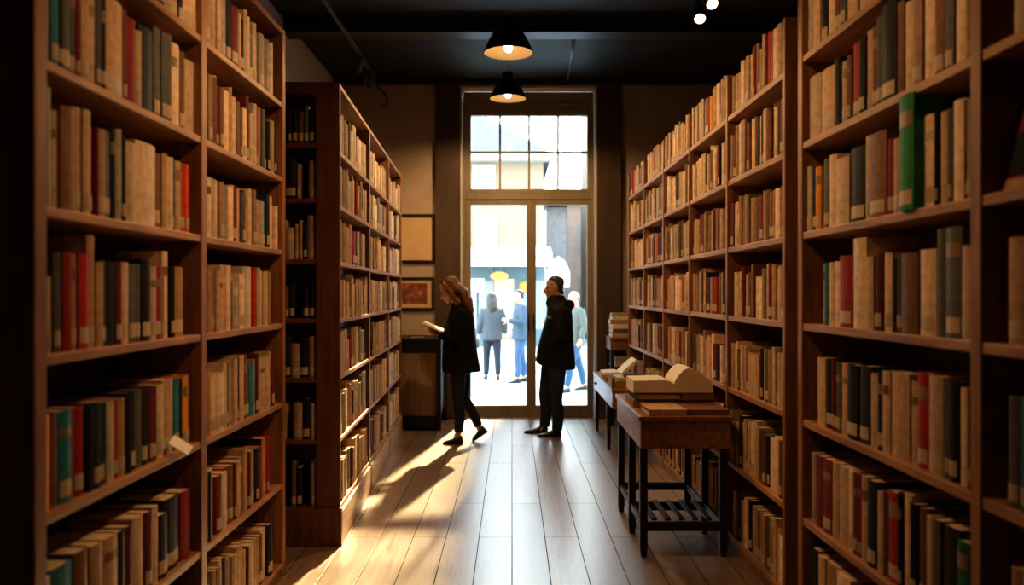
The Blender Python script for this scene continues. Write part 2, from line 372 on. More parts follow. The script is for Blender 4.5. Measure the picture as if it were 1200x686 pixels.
# ---------------------------------------------------------------- books
ARC = 5
def book_geo(mb, t, D_, H, sg, M=None, mc=0, mp=None, ml=None, label=False):
    """upright book: spine faces the aisle at local x=0, boards run back along sg*x"""
    M = M or Matrix.Identity(4)
    b = min(0.004, t*0.12)
    O = [(D_, -t/2)] + [(0.006 - 0.010*math.sin(PI*i/(ARC-1)), -t/2 + t*i/(ARC-1)) for i in range(ARC)] + [(D_, t/2)]
    I = [(D_, -t/2+b)] + [(0.010 - 0.006*math.sin(PI*i/(ARC-1)), (-t/2 + t*i/(ARC-1))*(1-2*b/t)) for i in range(ARC)] + [(D_, t/2-b)]
    n = len(O); vs = []
    for z in (0, H):
        for P in (O, I):
            vs += [M @ Vector((sg*x, y, z)) for x, y in P]
    fs = []
    for i in range(n-1):
        fs += [(i, i+1, 2*n+i+1, 2*n+i), (n+i+1, n+i, 3*n+i, 3*n+i+1), (2*n+i, 2*n+i+1, 3*n+i+1, 3*n+i), (i+1, i, n+i, n+i+1)]
    fs += [(0, 2*n, 3*n, n), (n-1, 2*n-1, 4*n-1, 3*n-1)]
    if sg < 0: fs = [f[::-1] for f in fs]
    mb.add(vs, fs, mc)
    def pages(m2, mi):
        x0, x1 = sg*0.007, sg*(D_-0.005)
        y0, y1 = -t/2+b, t/2-b
        v = [M @ Vector(p) for p in [(x0,y0,.003),(x1,y0,.003),(x1,y1,.003),(x0,y1,.003),(x0,y0,H-.004),(x1,y0,H-.004),(x1,y1,H-.004),(x0,y1,H-.004)]]
        m2.add(v, [(0,3,2,1),(4,5,6,7),(0,1,5,4),(1,2,6,5),(2,3,7,6),(3,0,4,7)], mi)
    def sticker(m2, mi):
        h0, h1 = 0.018, 0.018 + min(0.05, 0.03 + t*0.5)
        k = 0.86; v = []
        for z in (h0, h1):
            for i in range(ARC):
                y = (-t/2 + t*i/(ARC-1))*k
                u = (y + t/2)/t
                v.append(M @ Vector((sg*(0.006 - 0.010*math.sin(PI*u) - 0.0015), y, z)))
        m2.add(v, [(i, i+1, ARC+i+1, ARC+i) for i in range(ARC-1)], mi)
    if mp is not None: pages(mb, mp)
    if label and ml is not None: sticker(mb, ml)
    return pages, sticker

PANEL_D = plain('title_panel_brown', (0.20, 0.10, 0.05), 0.6, var=0.3, scale=120, bump=0)
PANEL_G = plain('title_panel_gilt', (0.24, 0.16, 0.075), 0.45, var=0.6, scale=160, bump=0)
PANEL_L = plain('title_panel_pale', (0.56, 0.45, 0.33), 0.6, var=0.3, scale=120, bump=0)
def band(mb, t, H, sg, h0, h1):
    v = []
    for z in (h0, h1):
        for i in range(ARC):
            y = (-t/2 + t*i/(ARC-1))*0.9; u = (y + t/2)/t
            v.append((sg*(0.006 - 0.010*math.sin(PI*u) - 0.0012), y, z))
    mb.add(v, [(i, i+1, ARC+i+1, ARC+i) for i in range(ARC-1)])
CAM = Vector((0, 0, 1.6)); FPX = 950.0
BOOKS = []      # every shelved book: dict
def put(case, tagname, row, s0, s1, z, h, ck, q, depth, spine_q):
    BOOKS.append(dict(c=case, k=tagname, row=row, s0=s0, s1=s1, z=z, h=h, ck=ck, q=spine_q + q, d=depth))
ROWS = {}
ROWS['A0']='3085,3149,284,C 3149,3215,303,T 3215,3249,292,K 3249,3393,306,C'
ROWS['A1']='2276,2315,308,C 2315,2351,274,t 2351,2374,271,K 2374,2430,320,S 2430,2459,286,S 2459,2479,284,M 2479,2525,330,T 2525,2568,298,C 2568,2595,320,S 2595,2623,299,K 2623,2752,320,T 2752,2777,313,B 2777,2848,299,R 2848,2889,275,C 2889,3002,309,N 3002,3055,336,S 3055,3093,334,S 3093,3141,341,S 3141,3232,326,C 3232,3284,316,B 3293,3393,302,C'
ROWS['A2']='2261,2294,354,K 2294,2334,346,P 2334,2365,287,C 2365,2442,309,B 2442,2490,323,T 2490,2531,324,C 2531,2559,278,R 2559,2575,283,M 2575,2626,283,T 2626,2670,285,S 2670,2696,299,K 2696,2733,306,P 2733,2758,290,N 2758,2836,278,C 2836,2998,297,C 3001,3059,278,B 3059,3097,287,T 3097,3155,281,C 3155,3171,285,t 3171,3216,277,C 3216,3245,275,r 3245,3274,279,r 3274,3306,280,r'
ROWS['A3']='2253,2268,266,B 2268,2292,267,T 2292,2317,220,C 2317,2339,221,K 2339,2374,292,S 2379,2430,294,R 2430,2467,291,T 2467,2527,293,R 2527,2572,354,T 2572,2610,270,T 2610,2644,278,S 2644,2691,276,N 2691,2732,278,M 2732,2788,277,C 2788,2834,272,S 2834,2884,274,S 2884,2955,293,K 2955,2997,271,C 2997,3053,273,R 3053,3078,274,T 3078,3123,332,C 3123,3158,273,K 3158,3258,275,Y'
ROWS['A4']='2252,2312,272,O 2312,2358,274,B 2358,2430,272,t 2430,2449,269,T 2449,2507,270,R 2507,2547,263,K 2547,2589,261,N 2589,2632,258,N 2632,2681,263,P 2681,2714,261,R 2714,2761,263,T 2761,2802,265,K 2802,2852,271,K 2852,2896,269,S 2896,2950,272,N 2950,2996,270,M 2996,3015,270,K 3015,3074,274,C 3074,3176,286,T 3176,3219,274,t 3219,3248,275,N 3241,3279,281,O 3279,3339,285,T'
ROWS['A5']='2254,2329,264,T 2329,2446,273,t 2446,2531,284,B 2531,2611,278,T 2611,2707,277,T 2707,2770,270,K 2770,2829,269,M 2829,2911,283,C 2911,2976,280,M 2976,3017,286,C 3017,3103,239,K 3103,3232,277,K 3232,3330,274,R'
ROWS['D0']='3762,3828,308,P 3684,3762,279,C 3605,3684,308,K 3529,3605,322,C 3446,3529,301,B 3396,3446,314,S 3357,3396,310,C 3301,3357,274,C'
ROWS['D1']='3673,3816,290,C 3518,3673,284,T 3446,3518,295,K 3386,3446,263,C 3348,3386,273,B 3264,3348,307,R 3207,3264,304,K 3159,3207,318,T 3108,3159,317,B 3060,3108,337,S 2945,3060,400,K 2901,2945,338,B 2831,2901,318,C 2764,2831,307,T 2694,2758,313,C 2634,2694,290,B 2582,2634,269,S 2505,2565,253,C 2473,2505,236,T'
ROWS['D2']='3777,3826,305,P 3737,3777,299,K 3673,3737,290,O 3587,3648,310,S 3505,3587,317,C 3372,3505,285,C 3229,3372,305,K 3172,3226,333,C 3028,3172,326,B 2978,3025,283,R 2897,2978,275,T 2858,2897,308,P 2755,2858,400,G 2679,2755,311,C 2659,2679,314,K 2614,2659,303,C 2586,2614,305,S 2515,2586,321,C 2506,2515,311,K 2469,2506,309,T'
ROWS['D3']='3626,3663,274,P 3577,3626,277,t 3535,3577,279,C 3460,3535,281,C 3327,3454,300,R 3196,3318,365,C 3138,3196,286,C 3117,3138,285,K 3059,3117,297,M 2998,3059,294,C 2947,2998,274,K 2912,2947,289,S 2791,2912,285,B 2680,2788,292,C 2622,2680,355,S 2529,2622,355,S 2467,2529,291,T'
ROWS['D4']='3627,3718,304,C 3568,3627,305,K 3526,3568,304,M 3491,3526,307,K 3446,3491,301,S 3377,3446,301,T 3268,3377,304,K 3179,3268,309,N 3107,3179,286,C 3056,3107,296,K 2996,3056,306,C 2860,2996,311,T 2802,2857,290,C 2726,2802,327,R 2636,2726,324,C 2596,2636,320,S 2543,2596,318,K 2487,2537,304,C 2457,2487,308,B'
ROWS['D5']='3724,3772,324,P 3648,3724,322,M 3551,3648,325,M 3482,3551,328,T 3372,3482,329,C 3320,3372,329,C 3279,3320,331,B 3249,3279,334,R 3191,3249,336,C 3113,3191,335,N 3063,3113,305,C 3025,3063,316,B 2937,3025,332,R 2905,2937,343,K 2851,2905,350,C 2806,2851,329,K 2755,2798,328,B 2706,2755,311,C 2646,2706,316,S 2545,2646,315,K 2480,2545,293,G'
ROWS['D6']='3699,3790,332,K 3623,3699,325,C 3493,3623,326,T 3351,3493,323,C'

def put_rows(case, pre, zs, rows, bayname):
    for r in rows:
        for it in ROWS[pre + str(r)].split():
            a, b, h, ck = it.split(',')
            a = int(a)/1000; b = int(b)/1000; h = int(h)/1000
            gr = (pre == 'D' and ck == 'G' and h > 0.39)
            put(case, bayname, r, a + 0.0008, b - 0.0008, zs[r], h, ck, -0.035 if gr else rnd.uniform(-0.004, 0.010), rnd.uniform(0.17, 0.23), 0.025)
def random_row(case, bayname, row, s0, s1, z, hm, tm, pal, spine_q, depth, seed, gap=0.0, hv=0.03):
    r = random.Random(seed); s = s0 + 0.004; end = s1 - gap - 0.004
    h = hm
    while s < end - 0.012:
        t = min(max(0.014, r.gauss(tm, tm*0.38)), tm*2.2)
        if s + t > end: t = end - s
        if r.random() < 0.6: h = min(max(hm + r.gauss(0, hv), hm - 2.2*hv), hm + 1.9*hv)
        ck = r.choices([p[0] for p in pal], [p[1] for p in pal])[0]
        put(case, bayname, row, s + 0.0006, s + t - 0.0006, z, h, ck, r.uniform(-0.008, 0.014), depth*r.uniform(0.88, 1.0), spine_q)
        s += t
PAL_A = [('C', 34), ('T', 20), ('P', 8), ('B', 9), ('K', 8), ('S', 6), ('N', 5), ('R', 3), ('M', 5), ('t', 1), ('W', 4)]
PAL_C = [('C', 36), ('T', 25), ('P', 8), ('B', 12), ('K', 6), ('S', 4), ('N', 3), ('R', 4), ('M', 4), ('W', 4), ('O', 1)]
PAL_B = [('C', 40), ('W', 16), ('T', 14), ('P', 16), ('B', 6), ('S', 5), ('K', 2), ('R', 2), ('M', 1)]
PAL_E = [('T', 20), ('B', 30), ('K', 20), ('S', 10), ('C', 12), ('M', 4), ('N', 4)]
put_rows(A, 'A', ZA, range(6), 'an')
random_row(A, 'an', 0, 2.26, 3.07, ZA[0], 0.30, 0.05, PAL_A, 0.025, 0.22, 5)
random_row(A, 'an', 6, 2.26, 3.36, ZA[6], 0.28, 0.05, PAL_A, 0.025, 0.22, 6, 0.1)
gaps = [0.10, 0.06, 0.03, 0.10, 0.05, 0.12, 0.12]
hts = [0.29, 0.285, 0.265, 0.27, 0.285, 0.285, 0.27]
for r in range(7):
    random_row(A, 'af', r, 3.435, 4.555, ZA[r], hts[r], 0.046, PAL_A, 0.022, 0.22, 40 + r, gaps[r], 0.022)
put_rows(D, 'D', ZD, range(7), 'dn')
random_row(D, 'dn', 0, 2.43, 3.29, ZD[0], 0.30, 0.06, PAL_A, 0.025, 0.22, 15)
random_row(D, 'dn', 6, 2.43, 3.34, ZD[6], 0.31, 0.06, PAL_A, 0.025, 0.22, 16)
# last bay of the right bookcase, mostly out of frame
D2 = {1: [(2.19, 2.26, 0.26, 'P')], 3: [(2.21, 2.285, 0.30, 'T'), (2.15, 2.205, 0.31, 'S'), (2.06, 2.145, 0.30, 'C')],
      4: [(2.235, 2.285, 0.31, 'S'), (2.185, 2.23, 0.31, 't'), (2.14, 2.18, 0.31, 'N'), (2.06, 2.135, 0.3, 'T')], 5: [(2.225, 2.27, 0.30, 'T'), (2.16, 2.22, 0.30, 'C')]}
for r, L in D2.items():
    for a, b, h, ck in L: put(D, 'dr', r, a, b, ZD[r], h, ck, 0.0, 0.2, 0.025)
for r in (0, 1, 3, 4, 5, 6):
    random_row(D, 'dr', r, 1.07, 2.05, ZD[r], 0.29, 0.055, PAL_A, 0.025, 0.2, 60 + r)
for i in range(5):
    for r in range(7):
        random_row(Cc, 'c%d' % i, r, cu[i] + 0.05, cu[i+1] - 0.004, ZD[r], 0.285 if r else 0.275, 0.047, PAL_C, 0.022, 0.22, 100 + 10*i + r, 0.0 if (r + i) % 3 else 0.05, 0.022)
for i in range(3):
    for r in range(7):
        random_row(B, 'b%d' % i, r, (0.04, bu[1]+0.025, bu[2]+0.025)[i], bu[i+1] - 0.025, ZB[r], 0.255 if r < 5 else 0.27, 0.062, PAL_B, 0.016, 0.125, 200 + 10*i + r, 0.06, 0.022)

def screen(p): 
    return 600 + FPX*p.x/p.y, 343 - FPX*(p.z - 1.6)/p.y
for bk in BOOKS:
    c = bk['c']
    p0 = c.world(bk['q'], bk['s0'], bk['z']); p1 = c.world(bk['q'], bk['s1'], bk['z'] + bk['h'])
    x0, y0 = screen(p0); x1, y1 = screen(p1)
    bk['sx'] = (x0 + x1)/2
    cx0, cx1 = max(0, min(x0, x1)), min(1200, max(x0, x1)); cy0, cy1 = max(0, min(y0, y1)), min(686, max(y0, y1))
    bk['area'] = max(0, cx1 - cx0)*max(0, cy1 - cy0)
ORD = 'first second third fourth fifth sixth seventh eighth ninth tenth eleventh twelfth thirteenth fourteenth fifteenth sixteenth seventeenth eighteenth nineteenth twentieth'.split()
def ordw(n):
    if n < 20: return ORD[n]
    t, u = divmod(n + 1, 10)
    if u == 0: return {3: 'thirtieth', 4: 'fortieth'}[t]
    return {2: 'twenty', 3: 'thirty', 4: 'forty'}[t] + '-' + ORD[u-1]
ranked = sorted([b for b in BOOKS if b['area'] > 20 and b['k'] in ('an', 'af', 'dn', 'dr')], key=lambda b: -b['area'])[:300]
for b in ranked: b['single'] = True
CASES = {'an': "left bookcase's near bay", 'af': "left bookcase's second bay", 'dn': "right foreground bookcase", 'dr': "bay at right frame edge"}
rowgroups = {}
for b in BOOKS:
    if b['area'] > 20: rowgroups.setdefault((b['k'], b['row']), []).append(b)
for key, L in rowgroups.items():
    L.sort(key=lambda b: b['sx'])
    for i, b in enumerate(L): b['i'] = i
for bay in ('an', 'af', 'dn', 'dr'):
    rows = sorted(r for (k, r) in rowgroups if k == bay)
    for j, r in enumerate(rows):
        for b in rowgroups[(bay, r)]: b['rw'] = j
stuff = MB(); TONE = []
for b in BOOKS:
    t = b['s1'] - b['s0']; c = b['c']; sg = c.sg
    lab = rnd.random() < (0.75 if b['ck'] not in 'CW' else 0.35)
    yaw = rnd.uniform(-0.02, 0.02) if t > 0.03 else 0.0
    p = c.world(b['q'], (b['s0'] + b['s1'])/2, b['z'])
    if b.get('single'):
        m = MB(); pg, st = book_geo(m, t, b['d'], b['h'], sg)
        o = m.build('book', BM[b['ck']]); o.location = p; o.rotation_euler = (0, 0, c.rz)
        size = ('tall ' if b['h'] > 0.325 else 'short ' if b['h'] < 0.262 else '') + ('thick ' if t > 0.08 else 'slim ' if t < 0.028 else '')
        if size == 'tall thick ': size = 'big '
        tag(o, f"{size}{BNAME[b['ck']]} book, {ordw(b['i'])} from left, {ordw(b['rw'])} row down, {CASES[b['k']]}", 'book', 'books on the ' + {'an': 'left bookcase', 'af': 'left bookcase', 'dn': 'right bookcase', 'dr': 'right bookcase'}[b['k']])
        x = MB(); pg(x, 0); x.build('page_block', PAGES, o)
        if lab:
            x = MB(); st(x, 0); tag(x.build('spine_sticker', LABELM, o), 'pale sticker low on the spine')
        if t > 0.024 and rnd.random() < 0.22:
            x = MB(); band(x, t, b['h'], sg, b['h']*0.72, b['h']*rnd.uniform(0.80, 0.9)); tag(x.build('title_panel', rnd.choice([PANEL_D, PANEL_G, PANEL_L]) if b['ck'] in 'CTPW' else PANEL_G, o), 'title panel high on the spine')
    else:
        M = Matrix.Translation(p) @ Matrix.Rotation(c.rz + yaw*0.4, 4, 'Z')
        n0 = len(stuff.f); tr = rnd.uniform(-0.42, 0.28)
        book_geo(stuff, t, b['d'], b['h'], sg, M, BKEYS.index(b['ck']), len(BKEYS), len(BKEYS)+1, lab)
        TONE += [tr]*(len(stuff.f) - n0)
# end-cap books of B: spines face the camera
er = random.Random(77)
EC = {0: 'KKSKB', 1: 'TBKKKB', 2: 'CTTTK', 3: 'KKBCK', 4: 'TTKTT', 5: 'CBTKTC', 6: 'TKTBK'}
for r, z in enumerate(ZE):
    s = 0.155
    while s < 0.82:
        t = max(0.025, er.gauss(0.042, 0.012)); ck = er.choice(EC[r])
        if s + t > 0.85: break
        h = 0.25 + er.uniform(-0.05, 0.03)
        p = B.world(s + t/2, 0.02, z)
        M = Matrix.Translation(p) @ Matrix.Rotation(B.rz + PI/2, 4, 'Z')
        book_geo(stuff, t - 0.001, 0.15, h, 1, M, BKEYS.index(ck), len(BKEYS), len(BKEYS)+1, True)
        s += t + (0.05 if er.random() < 0.12 else 0)
o = stuff.build('rows_of_books', STUFF_MATS)
TONE += [-0.1]*(len(stuff.f) - len(TONE))
o.data.attributes.new('tone', 'FLOAT', 'FACE').data.foreach_set('value', TONE)
tag(o, 'rows of smaller, farther old books filling the shelves of the bookcases', 'books', None, 'stuff')

# the face-out red book at the right edge and the white card on the left shelf
fb = thing('book', 'red and black book standing face-out at the right frame edge', 'book', (DX + 0.05, 2.245, ZD[2]), 0)
m = MB(); m.box(0, 0.035, -0.10, 0.10, 0, 0.29); cv = m.build('cover', BM['R'], fb, 0.002)
cv.rotation_euler = (0, math.radians(14), 0)
m = MB(); m.prism([(-0.02, 0.05), (0.095, 0.05), (0.095, 0.17), (0.05, 0.2), (0.0, 0.16)], -0.002, -0.0005, axis='x'); m.build('cover_picture', BM['K'], cv)
m = MB(); m.prism([(0.045 + 0.028*math.cos(2*PI*k/16), 0.215 + 0.03*math.sin(2*PI*k/16)) for k in range(16)], -0.003, -0.002, axis='x'); m.build('cover_emblem', BM['T'], cv)
m = MB(); m.box(-0.001, 0.034, -0.1005, 0.1005, 0.0, 0.04); tag(m.build('cover_strip', BM['T'], cv), 'tan strip along the foot of the cover')
card = MB().box(-0.026, 0.026, -0.0012, 0.0012, -0.042, 0.042).build('index_card', CARD)
card.location = (-1.262, 3.09, ZA[4] + 0.038)
card.rotation_euler = (Vector((0.62, -0.40, 0.68)).to_track_quat('-Y', 'Z') @ Euler((0, math.radians(-38), 0)).to_quaternion()).to_euler()
tag(card, 'small white card leaning out of the left bookcase shelf', 'card')
# ---------------------------------------------------------------- lamps
def pendant(x, y, zr, r, label):
    t = thing('pendant_lamp', label, 'lamp', (x, y, zr), 0, 'pendant lamps over the aisle')
    m = MB(); k = r/0.2
    m.lathe([(0.2*k, 0), (0.197*k, 0.018*k), (0.183*k, 0.055*k), (0.160*k, 0.105*k), (0.128*k, 0.16*k), (0.09*k, 0.205*k), (0.062*k, 0.225*k), (0.058*k, 0.25*k), (0.055*k, 0.29*k), (0.03*k, 0.30*k), (0.006, 0.305*k)], n=40)
    m.build('lamp_shade', BLACKMETAL, t)
    m = MB(); m.lathe([(0.2*k, 0.0005), (0.194*k, 0.018*k), (0.179*k, 0.055*k), (0.156*k, 0.105*k), (0.124*k, 0.158*k), (0.086*k, 0.20*k), (0.03*k, 0.212*k), (0.001, 0.214*k)], n=40)
    m.build('shade_lining', SHADE_IN, t)
    m = MB(); m.lathe([(0.016, 0.212*k), (0.018, 0.10*k), (0.020, 0.085*k)], n=14, cap=True); m.build('socket', BLACKMETAL, t)
    m = MB(); m.ball((0, 0, 0.045*k), (0.036, 0.036, 0.042)); b = m.build('bulb', BULB, t)
    m = MB(); m.tube([(0, 0, 0.30*k), (0, 0, CEIL_Z - zr - 0.02)], 0.0045, 6); m.build('cord', PIPE, t)
    m = MB(); m.lathe([(0.05, CEIL_Z - zr), (0.05, CEIL_Z - zr - 0.025), (0.006, CEIL_Z - zr - 0.035)], n=20, cap=True); m.build('ceiling_cup', BLACKMETAL, t)
    ld = bpy.data.lights.new('bulb_light', 'SPOT'); ld.energy = PEND_W; ld.spot_size = math.radians(168); ld.spot_blend = 0.35; ld.color = (1.0, 0.62, 0.28); ld.shadow_soft_size = 0.045
    lo = bpy.data.objects.new('bulb_light', ld); link(lo); lo.location = (x, y, zr - 0.02)
PEND_W = 110
pendant(-0.03, 6.67, 3.57, 0.20, 'nearer, larger-looking black dome pendant lamp with glowing bulb')
pendant(-0.045, 9.05, 3.765, 0.20, 'farther black dome pendant lamp hanging in front of the transom window')

def spot_head(p, aim, glow, label, group, body=BLACKMETAL):
    t = thing('spotlight', label, 'spotlight', p, 0, group)
    d = (Vector(aim) - Vector(p)).normalized()
    c = d*0.0 - Vector((0, 0, 0.10))
    m = MB(); m.tube([(0, 0, 0.0), (0, 0, -0.10)], 0.012, 8); m.build('stem', BLACKMETAL, t)
    m = MB(); m.tube([c - d*0.10, c - d*0.085, c + d*0.07, c + d*0.10], [0.035, 0.047, 0.052, 0.056], 18, ref=(0.3, 0.9, 0.1)); m.build('lamp_head', body, t)
    m = MB(); m.tube([c + d*0.1005, c + d*0.106], [0.047, 0.040], 18, ref=(0.3, 0.9, 0.1)); m.build('lens', SPOTGLOW if glow else CEIL, t)
def rail(x, y0, y1, label):
    t = MB().box(x - 0.017, x + 0.017, y0, y1, 4.115, 4.15).build('lighting_track', PIPE if x < 0 else BLACKMETAL)
    for y in (y0 + 0.2, (y0+y1)/2 + 0.5, y1 - 0.2): MB().tube([(x, y, 4.148), (x, y, CEIL_Z)], 0.006, 8).build('hanger', BLACKMETAL, t)
    tag(t, label, 'track', None); return t
LTRACK = rail(-1.62, 3.2, 9.6, 'thin lighting track under the ceiling above the left bookcases')
rail(1.62, 3.2, 7.4, 'thin lighting track under the ceiling above the right bookcases')
spot_head((-1.62, 8.55, 4.115), (-1.9, 8.0, 3.0), False, 'unlit tan-bodied spotlight on left track, nearer of the two', 'unlit track spotlights', TANMETAL)
spot_head((-1.62, 9.15, 4.115), (-1.3, 8.6, 3.0), False, 'unlit tan-bodied spotlight on left track, nearest the back wall', 'unlit track spotlights', TANMETAL)
spot_head((1.62, 7.0, 4.115), (1.35, 5.6, 2.6), True, 'glowing spotlight on right track, lower one in view', 'lit track spotlights')
spot_head((1.62, 6.65, 4.115), (1.75, 5.0, 2.4), True, 'glowing spotlight on right track cut by the top frame edge', 'lit track spotlights')
m = MB(); m.tube([(-1.62, 9.6, 4.13), (-1.60, 9.72, 4.06), (-1.54, 9.76, 4.0), (-1.50, 9.78, 3.93), (-1.52, 9.79, 3.86), (-1.58, 9.80, 3.84)], 0.011, 8)
m.build('cable', BLACKMETAL, LTRACK)

# ---------------------------------------------------------------- pictures and console on the left of the back wall
def picture(x0, x1, z0, z1, fw, label, art):
    t = thing('picture_frame', label, 'picture', ((x0+x1)/2, WALL_Y - 0.005, (z0+z1)/2), 0, None)
    W, H = (x1-x0)/2, (z1-z0)/2
    m = MB(); m.box(-W, W, -0.03, 0, H-fw, H).box(-W, W, -0.03, 0, -H, -H+fw).box(-W, -W+fw, -0.03, 0, -H+fw, H-fw).box(W-fw, W, -0.03, 0, -H+fw, H-fw)
    m.build('frame', BLACKWOOD, t, 0.003)
    MB().box(-W+fw, W-fw, -0.012, -0.002, -H+fw, H-fw).build('mount', MOUNT, t)
    if art: MB().box(-W+fw+0.06, W-fw-0.06, -0.016, -0.012, -H+fw+0.055, H-fw-0.045).build('print', PRINT, t)
picture(-1.62, -0.975, 1.975, 2.595, 0.035, 'dark-framed blank tan panel hung above the landscape print', False)
picture(-1.56, -0.985, 1.375, 1.795, 0.032, 'dark-framed reddish landscape print above the console', True)
t = thing('console_cabinet', 'black-framed console cabinet against the back wall beside the walking woman', 'cabinet', (-1.25, 9.38, 0))
MB().box(-0.46, 0.43, 0.0, 0.80, 1.025, 1.065).build('cabinet_top', BLACKWOOD, t, 0.005)
MB().box(-0.44, 0.41, 0.012, 0.79, 0.90, 1.025).build('apron', BLACKWOOD, t, 0.003)
for lx, ly in ((-0.44, 0.0), (0.375, 0.0), (-0.44, 0.74), (0.375, 0.74)): MB().box(lx, lx+0.055, ly, ly+0.055, 0, 0.90 if ly else 1.025).build('leg', BLACKWOOD, t, 0.004)
MB().box(-0.385, 0.375, 0.025, 0.045, 0.17, 0.90).build('front_panel', wood('console_panel_wood', (0.26, 0.16, 0.09), (0.40, 0.26, 0.15), (10, 10, 1)), t)
MB().box(0.395, 0.41, 0.055, 0.74, 0.17, 0.90).build('side_panel', BLACKWOOD, t)
MB().box(-0.385, 0.375, 0.01, 0.77, 0.03, 0.17).build('plinth', BLACKWOOD, t, 0.003)
t = thing('book', 'small dark closed book lying on the black console', 'book', (-1.12, 9.55, 1.065), 0.25)
MB().box(-0.085, 0.085, -0.06, 0.06, 0.0, 0.005).box(-0.085, 0.085, -0.06, 0.06, 0.025, 0.03).box(-0.085, -0.08, -0.06, 0.06, 0.005, 0.025).build('cover', BM['K'], t)
MB().box(-0.08, 0.08, -0.056, 0.056, 0.005, 0.025).build('page_block', PAGES, t)

# ---------------------------------------------------------------- reading tables along the right bookcase
# table 1: six black legs, slatted shelf between the front four
TX0, TX1, TY0, TY1, TZ = 0.76, 1.33, 4.86, 5.97, 0.855
t = thing('reading_table', 'near narrow reading table with six black legs and slatted foot shelf', 'table', ((TX0+TX1)/2, (TY0+TY1)/2, 0)); ox, oy = t.location.x, t.location.y
def P(name, x0, x1, y0, y1, z0, z1, m, bev=0.004, lab=None):
    o = MB().box(x0-ox, x1-ox, y0-oy, y1-oy, z0, z1).build(name, m, t, bev)
    if lab: o['label'] = lab
    return o
P('table_top', TX0, TX1, TY0, TY1, TZ-0.03, TZ, WOOD_T)
P('apron', TX0+0.012, TX1-0.012, TY0+0.010, TY0+0.032, TZ-0.195, TZ-0.03, WOOD_T)
P('apron', TX0+0.012, TX1-0.012, TY1-0.032, TY1-0.010, TZ-0.195, TZ-0.03, WOOD_T)
P('apron', TX0+0.012, TX0+0.034, TY0+0.032, TY1-0.032, TZ-0.195, TZ-0.03, WOOD_T)
P('apron', TX1-0.034, TX1-0.012, TY0+0.032, TY1-0.032, TZ-0.195, TZ-0.03, WOOD_T)
LW = 0.045
ly = [TY0+0.034, TY0+0.50, TY1-0.034-LW]
for y in ly:
    for x in (TX0+0.034-0.02, TX1-0.034-LW+0.005):
        m = MB(); a, b = x-ox, x-ox+LW; c, d = y-oy, y-oy+LW; e = 0.006
        m.rings([[(a+e, c+e, 0), (b-e, c+e, 0), (b-e, d-e, 0), (a+e, d-e, 0)], [(a, c, 0.05), (b, c, 0.05), (b, d, 0.05), (a, d, 0.05)], [(a, c, TZ-0.195 if y != ly[0] else TZ-0.195), (b, c, TZ-0.195), (b, d, TZ-0.195), (a, d, TZ-0.195)]], True, 0, False)
        m.build('leg', BLACKWOOD, t, 0.003)
lx0, lx1 = TX0+0.034-0.02, TX1-0.034-LW+0.005
for y, z in ((ly[0], 0.155), (ly[1], 0.155), (ly[2], 0.16)):
    P('stretcher', lx0+LW, lx1, y+0.008, y+LW-0.008, z, z+0.055, BLACKWOOD)
for x in (lx0, lx1):
    P('side_rail', x+0.008, x+LW-0.008, ly[0]+LW, ly[1], 0.165, 0.21, BLACKWOOD)
    P('side_rail', x+0.008, x+LW-0.008, ly[1]+LW, ly[2], 0.165, 0.205, BLACKWOOD)
for k in range(5):
    x = lx0 + LW + 0.03 + k*0.083
    P('shelf_slat', x, x+0.035, ly[0]+LW-0.008, ly[1]+0.010, 0.212, 0.226, BLACKWOOD, 0.002)
# table 2
def plain_table(x0, x1, y0, y1, z, ap, legs, label, knob=None, low=None):
    global t, ox, oy
    t = thing('reading_table', label, 'table', ((x0+x1)/2, (y0+y1)/2, 0)); ox, oy = t.location.x, t.location.y
    P('table_top', x0, x1, y0, y1, z-0.028, z, WOOD_T)
    P('apron', x0+0.01, x1-0.01, y0+0.01, y0+0.03, z-ap, z-0.028, WOOD_T); P('apron', x0+0.01, x1-0.01, y1-0.03, y1-0.01, z-ap, z-0.028, WOOD_T)
    ap_o = P('apron', x0+0.01, x0+0.03, y0+0.03, y1-0.03, z-ap, z-0.028, WOOD_T); P('apron', x1-0.03, x1-0.01, y0+0.03, y1-0.03, z-ap, z-0.028, WOOD_T)
    for (x, y) in legs: 
        m = MB(); a, b = x-ox, y-oy
        m.rings([[(a-s, b-s, zz), (a+s, b-s, zz), (a+s, b+s, zz), (a-s, b+s, zz)] for s, zz in ((0.016, 0), (0.022, 0.3), (0.024, z-ap))], True, 0, False)
        m.build('leg', BLACKWOOD, t, 0.003)
    if knob:
        m = MB(); m.ball((x0+0.0-ox, knob[0]-oy, knob[1]), 0.016); m.build('knob', BLACKMETAL, ap_o)
    return t
plain_table(0.945, 1.335, 7.70, 9.45, 0.68, 0.19, [(0.985, 8.25), (1.295, 8.25), (0.985, 9.36), (1.295, 9.36)], 'farther low reading table with a drawer knob on its pale side', (9.15, 0.575))
plain_table(1.165, 1.68, 9.66, 10.18, 1.06, 0.155, [(1.2, 9.70), (1.64, 9.70), (1.2, 10.14), (1.64, 10.14)], 'tall narrow stand by the back wall carrying a pile of books')
P('lower_shelf', 1.21, 1.63, 9.68, 10.16, 0.70, 0.72, WOOD_T)

